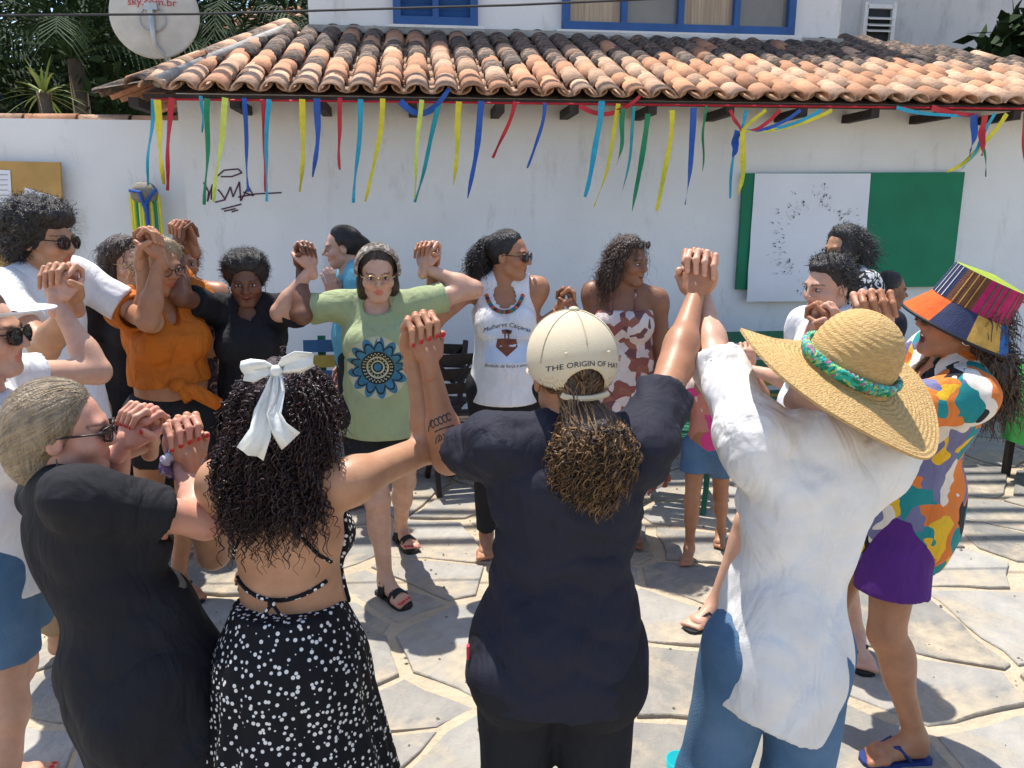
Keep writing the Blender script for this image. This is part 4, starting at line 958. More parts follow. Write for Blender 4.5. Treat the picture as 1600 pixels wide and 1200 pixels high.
        if n:
            r = np.random.default_rng(seed); hy = ((V - s.hc) @ R[1]) / hk; hz2 = ((V - s.hc) @ R[2]) / hk; ok = (hy - plane[0] * hz2 - plane[1]) < -.014
            if rootz is not None: ok &= hz2 < rootz
            if rooty is not None: ok &= hy < rooty
            pool = np.nonzero(ok)[0]; idx = pool[r.integers(0, len(pool), n)]; a = V[Q[:, 1]] - V[Q[:, 0]]; b = V[Q[:, 3]] - V[Q[:, 0]]; fn = np.cross(a, b); vn = np.zeros_like(V)
            for i in range(4): np.add.at(vn, Q[:, i], fn)
            vn /= np.linalg.norm(vn, axis=1)[:, None] + 1e-9; root = V[idx] - vn[idx] * .004; nn = vn[idx]
            bdir = -s.hR[1] * back
            t = np.linspace(0, 1, pts)[None, :, None]; Ls = (length * r.uniform(.6, 1.25, n))[:, None, None]
            d0 = nn * out + bdir + r.normal(size=(n, 3)) * .25; down = np.array([0, 0, -1.0])
            path = root[:, None] + d0[:, None] * Ls * t * (1 - .45 * t * grav) + down * (grav * Ls * t * (.35 + .65 * t)) 
            e1 = np.cross(nn, r.normal(size=(n, 3))); e1 /= np.linalg.norm(e1, axis=1)[:, None] + 1e-9; e2 = np.cross(e1, np.where(np.abs(d0).sum(1)[:, None] > 0, down + .3 * nn, nn)); e2 /= np.linalg.norm(e2, axis=1)[:, None] + 1e-9
            ph = r.uniform(0, 6.28, n)[:, None, None]; am = curl * np.minimum(t * 4, 1) * r.uniform(.6, 1.3, n)[:, None, None]; fr = 2 * math.pi * cfreq * r.uniform(.75, 1.25, n)[:, None, None]
            path = path + e1[:, None] * np.sin(fr * t + ph) * am + e2[:, None] * np.cos(fr * t + ph) * am
            T_ = np.gradient(path, axis=1); sd_ = np.cross(T_, nn[:, None] + .2 * r.normal(size=(n, 1, 3))); sd_ /= np.linalg.norm(sd_, axis=2)[:, :, None] + 1e-9
            ww = (w * r.uniform(.6, 1.4, n))[:, None, None] * (1.02 - .75 * t)
            if tube:
                up_ = np.cross(sd_, T_); up_ /= np.linalg.norm(up_, axis=2)[:, :, None] + 1e-9
                ring = [path + sd_ * ww, path - sd_ * ww * .5 + up_ * ww * .87, path - sd_ * ww * .5 - up_ * ww * .87]
            else: ring = [path + sd_ * ww, path - sd_ * ww]
            kf = len(ring); VV = np.stack(ring, 2).reshape(-1, 3); base_i = np.arange(n)[:, None, None] * pts * kf + np.arange(pts - 1)[None, :, None] * kf
            qs = []
            for i in range(kf if kf > 2 else 1):
                j_ = (i + 1) % kf; qs.append(np.stack([base_i + i, base_i + j_, base_i + kf + j_, base_i + kf + i], -1).reshape(-1, 4))
            qs = np.concatenate(qs); me_v.append(VV); me_q.append(qs + len(V))
            sm = np.zeros(len(qs), int)
            if mats2 is not None: pick = r.random(n) < mats2; sm = np.tile(np.repeat(pick.astype(int), (pts - 1)), kf if kf > 2 else 1)
            mi.append(sm)
        if comb:
            r = np.random.default_rng(seed + 1); bv = bvh_of(V, Q); cd = combdir[0] * s.hR[0] + combdir[1] * s.hR[1] + combdir[2] * s.hR[2]; np_ = 9; ri = r.integers(0, len(V), comb); VV = []; qs = []; sm = []; off0 = sum(len(x) for x in me_v)
            for i in ri:
                p = V[i]; lift = r.uniform(.0008, .004); d_ = nrm(cd + r.normal(size=3) * .12); pts_ = []; wv = r.uniform(.0006, .0017)
                for k in range(np_):
                    h_ = bv.find_nearest(Vector(p)); c_, n_ = np.array(h_[0]), np.array(h_[1]); q_ = c_ + n_ * lift; sdv = nrm(np.cross(d_, n_)); f_ = wv * math.sin(math.pi * (.12 + .8 * k / np_)); pts_ += [q_ + sdv * f_, q_ - sdv * f_]
                    t_ = d_ - n_ * (d_ @ n_); p = c_ + nrm(t_) * comb_len / np_
                o_ = off0 + len(VV); VV += pts_; qs += [(o_ + 2 * k, o_ + 2 * k + 1, o_ + 2 * k + 3, o_ + 2 * k + 2) for k in range(np_ - 1)]; sm += [1 if (mats2 is not None and r.random() < mats2) else 0] * (np_ - 1)
            me_v.append(np.array(VV)); me_q.append(np.array(qs)); mi.append(np.array(sm))
        ms = m if isinstance(m, list) else [m]
        return link('hair', mesh_np('hair', np.concatenate(me_v) - s.base, np.concatenate(me_q), None, ms, True, None, np.concatenate(mi)), s.root)
    def project(s, name, Vt, Ft, origin, right, up, dirn, bvh, m, off=.003, parent=None):
        out = []
        for x, y, _ in Vt:
            p = origin + right * x + up * y; h_ = bvh.ray_cast(Vector(p - dirn * .35), Vector(dirn)); out.append((np.array(h_[0]) - dirn * off if h_[0] is not None else p) - s.base)
        return MB().add(out, Ft).build(name, m, parent or s.root)
    def tube_on(s, pts, bvh, dirn, rad, off=.003):
        out = []
        for p in pts:
            h_ = bvh.ray_cast(Vector(np.asarray(p) - dirn * .4), Vector(dirn)); out.append((np.array(h_[0]) - dirn * off if h_[0] is not None else np.asarray(p)) - s.base)
        return MB().tube(out, rad, 6)
def bvh_of(V, Q): return BVHTree.FromPolygons([tuple(x) for x in V.tolist()], Q.tolist())
def hairmat(name, c, c2, rough=.38):
    return mat(name, c, rough, .2, 60, .5, 220, .45, color2=c2, stretch=(1, 1, .25))

# ---- cloth and hair materials
def cloth(name, c, rough=.8, bump=.25, var=.08, sheen=.0, spec=.2, fold=.55): return mat(name, c, rough, var, 7, bump, 420, spec, sheen=sheen, fold=fold)
def palette_cloth(name, scale, cols, distort=.25, stretch=(1, 1, 1), feature='F1'):
    m = cloth(name, cols[0]); N, L, b = nodes_of(m); tc = N.new('ShaderNodeTexCoord'); mp = N.new('ShaderNodeMapping'); mp.inputs['Scale'].default_value = stretch; mp.inputs['Rotation'].default_value = (.3, .5, .6)
    nz = N.new('ShaderNodeTexNoise'); nz.inputs['Scale'].default_value = 7; L.new(tc.outputs['Object'], nz.inputs['Vector'])
    ad = N.new('ShaderNodeMix'); ad.data_type = 'RGBA'; ad.blend_type = 'LINEAR_LIGHT'; ad.inputs[0].default_value = distort * .2; L.new(tc.outputs['Object'], ad.inputs[6]); L.new(nz.outputs['Color'], ad.inputs[7]); L.new(ad.outputs[2], mp.inputs['Vector'])
    vo = N.new('ShaderNodeTexVoronoi'); vo.inputs['Scale'].default_value = scale; L.new(mp.outputs['Vector'], vo.inputs['Vector'])
    sp = N.new('ShaderNodeSeparateColor'); L.new(vo.outputs['Color'], sp.inputs['Color']); rp_ = N.new('ShaderNodeValToRGB'); rp_.color_ramp.interpolation = 'CONSTANT'
    el = rp_.color_ramp.elements
    while len(el) < len(cols): el.new(.5)
    for i, c in enumerate(cols): el[i].position = i / len(cols); el[i].color = (*c, 1)
    L.new(sp.outputs[0], rp_.inputs['Fac']); L.new(rp_.outputs['Color'], b.inputs['Base Color']); return m
def dot_cloth(name, base, dot, scale, thr, rnd=.75):
    m = cloth(name, base); N, L, b = nodes_of(m); tc = N.new('ShaderNodeTexCoord'); vo = N.new('ShaderNodeTexVoronoi'); vo.inputs['Scale'].default_value = scale; vo.inputs['Randomness'].default_value = rnd; L.new(tc.outputs['Object'], vo.inputs['Vector'])
    ma = N.new('ShaderNodeMath'); ma.operation = 'LESS_THAN'; ma.inputs[1].default_value = thr; L.new(vo.outputs['Distance'], ma.inputs[0]); mx = N.new('ShaderNodeMix'); mx.data_type = 'RGBA'; mx.inputs[6].default_value = (*base, 1); mx.inputs[7].default_value = (*dot, 1); L.new(ma.outputs[0], mx.inputs[0]); L.new(mx.outputs[2], b.inputs['Base Color']); return m
C_BLACK = cloth('black_cotton', (.020, .020, .024)); C_NAVY = cloth('navy_black_jersey', (.022, .023, .036), .75); C_WHITE = cloth('white_linen', (.80, .79, .80), .85); C_WHITE2 = cloth('white_gauze', (.80, .785, .77), .9, fold=.6); C_ORANGE = cloth('orange_cotton', (.56, .15, .015), .7, fold=.9); C_GREEN = cloth('sage_cotton', (.36, .41, .22)); C_PURPLE = cloth('purple_cotton', (.10, .025, .20)); C_DENIM = mat('blue_denim', (.055, .13, .24), .85, .25, 5, .35, 300, .2, color2=(.13, .22, .34)); C_KHAKI = cloth('khaki_cotton', (.34, .23, .12)); C_LB = cloth('light_blue_cotton', (.15, .45, .58)); C_PINK = palette_cloth('pink_child_print', 9, [(.62, .06, .22), (.55, .22, .16), (.62, .06, .22), (.72, .55, .48), (.35, .16, .08)])
C_SHIRT7 = palette_cloth('abstract_print', 10.5, [(.70, .20, .04), (.02, .24, .25), (.75, .45, .03), (.17, .17, .30), (.74, .66, .58), (.66, .18, .04), (.74, .68, .60), (.70, .20, .04), (.02, .02, .025), (.16, .16, .30)], .6, (1.5, 1.5, .8))
C_DRESS15 = palette_cloth('patchwork_dress', 24, [(.30, .12, .08), (.66, .57, .52), (.26, .09, .07), (.62, .52, .48), (.16, .07, .07)], .2)
C_DRESS11 = palette_cloth('dark_paisley', 30, [(.03, .018, .025), (.05, .025, .03), (.26, .19, .14), (.03, .02, .03), (.10, .05, .05)], 1.2)
C_BW = palette_cloth('black_white_print', 34, [(.03, .03, .035), (.6, .6, .6), (.03, .03, .035)], 1.5, (1, 1, .5)); C_DOT = dot_cloth('black_heart_print', (.010, .010, .013), (.78, .76, .72), 72, .31)
H_BLACK = hairmat('black_hair', (.012, .010, .010), (.03, .024, .022)); H_DKBR = hairmat('dark_brown_hair', (.030, .016, .011), (.07, .04, .026)); H_CURL = hairmat('dark_curl_hair', (.016, .008, .009), (.055, .022, .02), .3); H_BROWN = hairmat('brown_hair', (.075, .038, .02), (.14, .08, .045)); H_GOLD = hairmat('golden_hair', (.17, .085, .03), (.26, .145, .06)); H_GREY = hairmat('ash_blond_hair', (.33, .26, .18), (.19, .145, .095), .42); H_BLOND = hairmat('sandy_hair', (.42, .31, .19), (.28, .19, .10))
RED = np.array((.55, .015, .03))
S_BLK = mat('black_rubber', (.02, .02, .022), .6); S_BLU = mat('blue_rubber', (.02, .04, .18), .5)

clasp('A', 232, 370, 3.0); clasp('B', 285, 672, 1.76); clasp('C', 224, 652, 1.88, (.35, 0, 1)); clasp('D', 96, 430, 2.35); clasp('E', 287, 357, 3.38); clasp('F', 477, 390, 3.4); clasp('G', 656, 512, 1.76); clasp('H', 1094, 412, 1.93); clasp('I', 1364, 474, 1.92, (-.25, 0, 1)); clasp('J', 668, 390, 3.5); clasp('K', 885, 460, 3.7); clasp('L', 1166, 548, 3.45); clasp('M', 1287, 488, 2.6); clasp('N', 1040, 640, 3.75)
def gf(px, py, a): q = ground(px, py, .03); return (q[0], q[1], a)

# ================= foreground: cap wearer
p5 = Person('woman in tan cap, black T-shirt and black trousers with raised tattooed arm', 1.525, (.10, 1.52), 90, (.02, 0), (102, -3, 0), 'bronze', 1.13, 1.05, arms={'L': ('G', at(690, 760, 1.80)), 'R': ('H', at(1060, 680, 1.7))}, res=.0075, hres=.0048, hand_res=.0034, nails=RED)
p5.pants('trousers', C_BLACK, 1.92, .016, .012, .35, .008, (.0025, 24))
p5.shirt('t_shirt', C_NAVY, .014, .62, .006, -.17, .074, 0, wr=(.009, 36), stretch=(.5, .5, 1.3), res=.0075)
MB().box(p5.T(-.205, -.075, .02) - p5.base, (.006, .012, .03)).build('red_tag', mat('red_label', (.7, .03, .08), .6), p5.root)
p5.hair([H_DKBR, H_GOLD], .006, (.62, -.02), [((0, -.11, -.060), (.05, .045, .04)), ((.01, -.145, -.115), (.075, .055, .07)), ((.005, -.14, -.165), (.06, .048, .055))], (.006, 60), 1700, .05, .0065, 2.4, .0024, .8, .3, 5, 20, True, .006, mats2=.6, rootz=-.06, comb=500)
M_CAP = mat('tan_cotton_twill', (.62, .53, .38), .85, .06, 6, .2, 500)
def cap(s):
    c_ = empty('cap'); c_.parent = s.root; L = s.hl_; hk = s.hk
    f = solid([EL(L(0, -.012, .040), np.array([.098, .116, .104]) * hk, s.hR)], .0045, .01)
    f.half(L(0, 0, -.002), -s.hR[2] + s.hR[1] * .10); f.sub(EL(L(0, -.13, -.012), np.array([.047, .06, .055]) * hk, s.hR), .004); f.sub(EL(L(0, -.012, .03), np.array([.09, .108, .096]) * hk, s.hR), .004)
    V, Q = f.nets(); link('crown', mesh_np('crown', V - s.base, Q, None, [M_CAP]), c_); bv = bvh_of(V, Q)
    b = MB(); n = 18; vs = []
    for rr, dz in ((1.0, 0), (1.35, -.006), (1.65, -.02)):
        for z2 in (0, -.004):
            for k in range(n + 1):
                t = math.pi * (.12 + .76 * k / n); sc = 1 + (rr - 1) * math.sin((t - .12 * math.pi) / .76) ** .6
                vs.append(L(.094 * math.cos(t) * (1 + (sc - 1) * .25), -.012 + .112 * math.sin(t) * sc, .004 + dz * math.sin(t) + z2 - .02 * math.cos(t) ** 2 * 0) - s.base)
    m = n + 1; fs = []
    for i in (0, 1):
        for k in range(n): fs += [(i * 2 * m + k, i * 2 * m + k + 1, (i + 1) * 2 * m + k + 1, (i + 1) * 2 * m + k), (i * 2 * m + m + k + 1, i * 2 * m + m + k, (i + 1) * 2 * m + m + k, (i + 1) * 2 * m + m + k + 1)]
    fs += [(4 * m + k, 4 * m + k + 1, 5 * m + k + 1, 5 * m + k) for k in range(n)]
    b.add(vs, fs).build('bill', M_CAP, c_, smooth=True)
    MB().ell(L(0, -.012, .146) - s.base, np.array([.011, .011, .006]) * hk, s.hR.T).build('button', M_CAP, c_, smooth=True)
    sm = MB()
    for k in range(6):
        t0 = k * math.pi / 3 + math.pi / 6
        sm.tube([L(.099 * math.cos(t0) * math.cos(e), -.012 + .117 * math.sin(t0) * math.cos(e), .040 + .105 * math.sin(e)) - s.base for e in np.linspace(.05 if abs(math.sin(t0) + 1) > .3 else .5, 1.5, 10)], .0011, 4)
    sm.build('seam', mat('cap_seam', (.56, .48, .34), .9), c_, smooth=True)
    for q in (-1, 1): MB().ell(L(q * .045, -.118, .075) - s.base, (.0035, .0035, .0035)).build('eyelet', M_CAP, c_, smooth=True)
    MB().tube([L(.05 * math.cos(t), -.122 + .01 * abs(math.cos(t)), -.012 + .008 * math.sin(t)) - s.base for t in np.linspace(math.pi, 2 * math.pi, 8)], .006, 6).build('strap', M_CAP, c_)
    Vt, Ft = text_mesh('THE ORIGIN OF HAT', .0155 * hk); Vt[:, 0] *= 1.08
    back = -s.hR[1]; rt = np.cross(s.hR[1], s.hR[2])
    arc = Vt.copy(); arc[:, 1] += -.35 * (Vt[:, 0] ** 2) / .1
    s.project('lettering', arc, Ft, L(0, -.05, .055), rt * 1.0, s.hR[2], s.hR[1], bv, mat('navy_thread', (.015, .02, .05), .7), .0015, c_)
cap(p5)
# tattoo on the forearm
ti = mat('tattoo_ink', (.05, .045, .05), .7); S_, E_, W_p = p5.arm['L']; ax = nrm(W_p - E_); tdir = nrm(at(672, 650, 1.7) - CAMP); b5 = bvh_of(p5.bfV, np.array([[0, 0, 0, 0]])) if False else p5.bvh
tb5 = MB(); rt5 = nrm(np.cross(tdir, ax)); rt5 = -rt5 if rt5[0] < 0 else rt5
def tstroke(pp, w=.0016):
    out = []
    for x, y in pp:
        p = E_ + ax * y + rt5 * x; h_ = p5.bvh.ray_cast(Vector(p - tdir * .3), Vector(tdir))
        if h_[0] is not None: out.append(np.array(h_[0]) - p5.base)
    if len(out) > 2: tb5.tube(out, w, 5)
for k_ in range(5): tstroke([(-.022 + .010 * k_ + .005 * math.cos(t), .088 + .009 * math.sin(t) + .002 * k_) for t in np.linspace(.4, 5.6, 10)])
tstroke([(-.034, .072), (-.030, .084), (-.022, .094), (-.026, .082)]); tstroke([(-.02, .068), (-.005, .072), (.012, .073), (.026, .074)], .0018)
tstroke([(-.024, .040), (-.020, .052), (-.012, .060), (-.014, .048), (-.018, .042)])
for k_ in range(5): tstroke([(-.012 + .008 * k_ + .004 * math.sin(t), .052 + .006 * math.cos(t * 1.0) + .001 * k_) for t in np.linspace(0, 3.6, 8)], .0013)
tb5.build('tattoo', ti, p5.root)

# ================= foreground: curly hair and bow
p4 = Person('woman with long dark curls, white bow and heart dotted backless dress', 1.47, (-.50, 1.58), 84, (0, .02), (75, 8, 0), 'tan', 1.0, 1.0, drop=.06, arms={'L': ('B', at(330, 900, 1.75)), 'R': ('G', at(655, 725, 1.74))}, res=.0072, hand_res=.0034, nails=RED)
sk = [RC(p4.T(0, -.01, .42), p4.T(0, -.015, .0), .125 * p4.k, .185 * p4.k), RC(p4.T(0, -.015, .0), p4.T(0, -.02, -.9), .185 * p4.k, .27 * p4.k, '', True)]
def skirt(s, name, m, prims, nf, amp, top, seed=1, ztop=None):
    f = solid(prims, .0085, .03); X, Y, Z = f.xyz(); c = s.pel; a = np.arctan2(Y - c[1], X - c[0]); dn = np.clip((s.T(0, 0, top)[2] - Z) / .5, 0, 1.3)
    f.F = (f.F + amp * dn * (np.sin(a * nf + 2.2 * np.sin(a * 3 + seed)) + .5 * np.sin(a * nf * 1.7 + 1))).astype(np.float32); f.half(s.T(0, 0, top), s.tu)
    V, Q = f.nets(); return link(name, mesh_np(name, V - s.base, Q, None, [m]), s.root)
skirt(p4, 'skirt', C_DOT, sk, 13, .010, .36)
p4.garment('bodice', C_DOT, p4.tp(.008), .0085, .03, [(p4.T(0, .035, .5), -p4.tf), (p4.T(0, 0, .86), p4.tu), (p4.T(0, 0, .3), -p4.tu)], (), (.001, 20))
Fw = p4.tf
for q in (-1, 1): p4.tube_on([p4.T(q * x, -.1, t) for x, t in ((.122, .60), (.105, .66), (.075, .76), (.045, .90), (.035, 1.02))], p4.bvh, Fw, .0045).build('strap', C_DOT, p4.root)
p4.tube_on([p4.T(x, -.1, .44 + .9 * x * x * 6) for x in np.linspace(-.112, .112, 15)], p4.bvh, Fw, .0048).build('strap', C_DOT, p4.root)
bo = p4.T(0, -.112, .44) - p4.base
MB().tube([bo, bo + np.array([-.02, -.015, -.03]), bo + np.array([-.012, -.012, -.075])], .004, 5).tube([bo, bo + np.array([.025, -.015, -.025]), bo + np.array([.03, -.012, -.07])], .004, 5).ell(bo, (.009, .009, .009)).build('tie', C_DOT, p4.root)
p4.hair(H_CURL, .022, (.45, .02), [((0, -.05, -.02), (.105, .085, .09)), ((-.015, -.065, -.10), (.112, .07, .10)), ((.01, -.065, -.16), (.095, .055, .08)), ((0, -.03, .055), (.088, .088, .06))], (.010, 48), 2500, .098, .0062, 4.6, .0027, .95, .32, 7, 34, True, .0065)
M_ORG = mat('white_organza', (.85, .85, .80), .6, .05, 9, .15); nO, lO, bO = nodes_of(M_ORG); bO.inputs['Alpha'].default_value = .86
bw_ = empty('hair_bow'); bw_.parent = p4.root; bc = at(434, 578, 1.455) - p4.base
def sheet(pts, ws, m, parent, name, nrmv=(0, -1, 0)):
    pts = np.array(pts, float); T_ = np.gradient(pts, axis=0); vs = []; n = len(pts); k = 5
    for i in range(n):
        sd2 = nrm(np.cross(nrm(T_[i]), nrmv))
        for j_ in range(k): u = -1 + 2 * j_ / (k - 1); vs.append(pts[i] + sd2 * ws[i] * u + np.array(nrmv) * .008 * math.sin(j_ * 2.1 + i * .8))
    o = MB().add(vs, [(i * k + j_, i * k + j_ + 1, (i + 1) * k + j_ + 1, (i + 1) * k + j_) for i in range(n - 1) for j_ in range(k - 1)]).build(name, m, parent, smooth=True)
    md = o.modifiers.new('thickness', 'SOLIDIFY'); md.thickness = .0015
sheet([bc, bc + V3(-.02, -.012, .006), bc + V3(-.045, -.012, .002), bc + V3(-.07, 0, -.002)], [.006, .016, .022, .018], M_ORG, bw_, 'loop'); sheet([bc, bc + V3(.02, -.012, .012), bc + V3(.045, -.012, .018), bc + V3(.07, 0, .02)], [.006, .016, .022, .014], M_ORG, bw_, 'loop')
sheet([bc + V3(0, -.008, 0), bc + V3(-.008, -.02, -.035), bc + V3(-.022, -.04, -.075), bc + V3(-.025, -.055, -.11), bc + V3(-.045, -.065, -.15)], [.006, .013, .018, .022, .028], M_ORG, bw_, 'tail'); sheet([bc + V3(.004, -.008, 0), bc + V3(.006, -.022, -.035), bc + V3(.0, -.045, -.075), bc + V3(.012, -.06, -.10), bc + V3(.035, -.068, -.125)], [.006, .013, .016, .02, .026], M_ORG, bw_, 'tail')
MB().ell(bc + V3(0, -.01, 0), (.012, .010, .012)).build('knot', M_ORG, bw_, smooth=True)

# ================= foreground: ash blond woman in black
p3 = Person('woman with slicked ash blond hair and glasses in black T-shirt', 1.50, (-.83, 1.55), 42, (-.15, .03), (20, 0, 0), 'pink', 1.12, 1.1, feet=[(-.66, 1.45, 40), (-.98, 1.70, 50)], arms={'R': ('B', at(430, 880, 1.62)), 'L': ('C', at(170, 800, 1.9))}, res=.0078, hand_res=.0036, nails=RED, belly=.015, drop=.09)
p3.pants('trousers', C_BLACK, 1.6, .018, .02, .3); p3.shirt('t_shirt', C_BLACK, .012, .66, .014, -.38, .088, .3, wr=(.006, 28), seed=4, k=.032, extra=[EL(p3.T(0, .01, -.1), (.168, .138, .2))])
p3.hair([H_GREY, H_BLOND], .010, (.5, .022), [((0, -.085, -.02), (.062, .045, .075)), ((0, -.06, -.075), (.055, .05, .04))], (.0012, 140), 0, res=.005, mats2=.45, comb=4200, comb_len=.12)
p3.glasses(up=.0, dark=True, r=(.025, .018)); MB().tube([p3.hl_(.079, -.006, -.04 - .01 * i) - p3.base for i in range(3)], .002, 5).build('earring', M_SILVER, p3.root)
q3 = p3.arm['R']; wd = nrm(q3[2] - q3[1]); sc_ = MB(); a_ = nrm(np.cross(wd, (0, 1, 0))); b_ = np.cross(wd, a_); cc = q3[2] - wd * .02 - p3.base
sc_.tube([cc + (a_ * math.cos(t) + b_ * math.sin(t)) * (.036 + .004 * math.sin(9 * t)) + wd * .006 * math.sin(7 * t) for t in np.linspace(0, 2 * math.pi, 50)], [.014 + .004 * math.sin(i * 2.3) for i in range(50)], 8); sc_.build('scrunchie', palette_cloth('lilac_print', 60, [(.7, .68, .72), (.25, .18, .35), (.72, .7, .74)]), p3.root, smooth=True)
for q in 'RL': p3.flipflop(q, S_BLK, S_BLK, 'sandal')

# ================= foreground: straw hat
p6 = Person('woman in wide straw hat, loose white blouse and blue jeans', 1.50, (.595, 1.54), 96, (.055, .02), (98, -20, -17), 'fair', .78, .7, feet=[(.66, 1.52, 80), (.43, 1.58, 110)], arms={'L': ('H', at(1088, 690, 1.62)), 'R': ('I', at(1400, 600, 2.2))}, res=.0078, hand_res=.0036, nails=None)
p6.pants('jeans', C_DENIM, 1.95, .018, .022, .3, .0085, (.003, 26)); p6.shirt('blouse', C_WHITE2, .016, {'L': .95, 'R': .8}, .016, -.36, .10, .1, sl_e=.012, wr=(.010, 42), stretch=(1, 1, .22), seed=8, body_e=.005, extra=[EL(p6.T(-.01, -.01, -.15), (.122, .11, .26))], hemtilt=(0, -.25), k=.05)
M_STRAW = mat('straw', (.60, .40, .17), .75, .2, 70, .5, 160, .25, color2=(.44, .27, .10), stretch=(1, 1, 3))
sh = empty('straw_hat'); sh.parent = p6.root; prof = []
for i in range(26): r0 = .006 + .084 * math.sin(i / 25 * math.pi / 2); z0_ = .115 * math.cos(i / 25 * math.pi / 2) ** .8 if i < 25 else 0; prof.append((r0 + .0012 * (i % 2), z0_))
prof = [(.002, .116)] + prof + [(.0915, -.008), (.094, -.018)]
for i in range(26): prof.append((.098 + .128 * i / 25, -.022 - .018 * i / 25 + .0016 * (i % 2)))
prof += [(.226, -.044)] + [(.226 - .132 * i / 8, -.046 + .02 * i / 8) for i in range(1, 9)]
Rh = p6.hR.T; hc_ = p6.hl_(0, -.012, .062) - p6.base
MB().lathe(prof, 72, hc_, Rh, wave=lambda t, r: (.022 * math.sin(2 * t + .8) + .010 * math.sin(3 * t)) * max(0, (r - .095) / .1)).build('weave', M_STRAW, sh, smooth=False)
M_BAND = palette_cloth('braided_yarn', 120, [(.02, .35, .25), (.30, .5, .12), (.03, .42, .36), (.35, .15, .25), (.02, .2, .12), (.25, .55, .4)], .6)
bd = MB()
for j_ in range(3): bd.tube([hc_ + Rh @ V3((.098 + .003 * math.sin(24 * t + j_ * 2.1)) * math.cos(t), (.098 + .003 * math.sin(24 * t + j_ * 2.1)) * math.sin(t), .004 + .009 * math.sin(24 * t + j_ * 2.1) - .004) for t in np.linspace(0, 2 * math.pi, 140)], .0075, 6)
bd.build('band', M_BAND, sh, smooth=True)

# ================= right: patchwork bucket hat
p7 = Person('woman in patchwork bucket hat, colourful printed shirt and purple shorts', 1.575, (1.235, 2.33), 168, (.045, -.15), (172, -10, 0), 'bronze', 1.1, 1.05, feet=[gf(1238, 1112, 176), gf(1405, 1180, 184)], arms={'L': ('I', at(1455, 690, 2.05)), 'R': ('M', at(1400, 640, 2.6))}, res=.0085, nails=None, mouth=1.0)
p7.pants('shorts', C_PURPLE, .64, .012, .032, .1, .0085, (.003, 20)); p7.shirt('printed_shirt', C_SHIRT7, .018, .92, .014, -.36, .085, .3, sl_e=.014, wr=(.006, 18), seed=12, extra=[EL(p7.T(0, -.02, -.12), (.195, .175, .28))], vneck=.8, k=.04)
p7.hair([H_DKBR, H_BROWN], .010, (.5, .0), [((0, -.08, -.05), (.08, .05, .07)), ((-.01, -.13, -.12), (.075, .055, .08)), ((0, -.16, -.18), (.06, .05, .07))], (.006, 50), 1200, .09, .008, 1.2, .0028, .75, .25, 11, 14, False, .0065, back=.35, mats2=.45)
p7.glasses(r=(.023, .017)); MB().tube([p7.hl_(-.082, -.008 + .012 * math.cos(t), -.045 + .012 * math.sin(t)) - p7.base for t in np.linspace(0, 6.28, 13)], .0022, 5).build('earring', M_SILVER, p7.root, smooth=True)
bh_ = empty('bucket_hat'); bh_.parent = p7.root; c_ = p7.hl_(0, -.02, .036) - p7.base; ang = math.radians(14); Rl = p7.hR.T @ np.array(Matrix.Rotation(math.radians(-9), 3, 'Y') @ Matrix.Rotation(ang, 3, 'X'))
pal = [(.72, .12, .015), (.02, .03, .09), (.16, .06, .03), (.45, .02, .12), (.05, .14, .06), (.02, .025, .04), (.62, .36, .08), (.03, .14, .42), (.03, .04, .10), (.35, .12, .04)]
PM = [mat('patch_cloth', c, .8, .15, 40, .3, 300, color2=tuple(x * .7 for x in c)) for c in pal]; M_STR = mat('white_stripe_cloth', (.6, .58, .58), .8); M_LIME = mat('lime_cloth', (.33, .42, .04), .8, .1, 20, .2, 300)
def patch(r0, z0, r1, z1, t0, t1, m, name='patch'):
    vs = []; n = 6
    for (r_0, z_0) in ((r0, z0), (r1, z1), (r1 - .005, z1 - .002), (r0 - .005, z0 - .002)):
        for k in range(n + 1): t = t0 + (t1 - t0) * k / n; vs.append(c_ + Rl @ V3(r_0 * math.cos(t) * .95, r_0 * math.sin(t) * 1.06, z_0 * (1 if z_0 > 0 else 1.5)))
    m_ = n + 1; MB().add(vs, [(i * m_ + k, i * m_ + k + 1, ((i + 1) % 4) * m_ + k + 1, ((i + 1) % 4) * m_ + k) for i in range(4) for k in range(n)]).build(name, m, bh_, smooth=False)
for k in range(9):
    t0, t1 = k * 2 * math.pi / 9, (k + 1) * 2 * math.pi / 9
    patch(.094, .105, .104, .012, t0, t1, PM[[9, 1, 1, 2, 3, 3, 0, 4, 6][k]]); patch(.104, .011, .150, -.040, t0 + .2, t1 + .2, PM[[4, 0, 0, 8, 6, 7, 5, 5, 3][k]])
    for e in (.25, .5, .75): patch(.0955, .1045, .1055, .0125, t0 + (t1 - t0) * e, t0 + (t1 - t0) * e + .03, [M_STR, M_STR, M_STR, PM[6], PM[4], PM[4], PM[5], PM[6], PM[0]][k], 'stripe')
MB().add([c_ + Rl @ V3(.094 * math.cos(t) * .95, .094 * math.sin(t) * 1.06, .105) for t in np.linspace(0, 2 * math.pi, 37)[:-1]] + [c_ + Rl @ V3(0, 0, .116)], [(k, (k + 1) % 36, 36) for k in range(36)]).build('hat_top', M_LIME, bh_, smooth=True)
MB().tube([c_ + Rl @ V3(.150 * math.cos(t) * .95, .150 * math.sin(t) * 1.06, -.061) for t in np.linspace(0, 2 * math.pi, 48)], .0045, 6).build('hat_edge', S_BLK, bh_, smooth=True)
for q in 'RL': p7.flipflop(q, S_BLU, S_BLU)

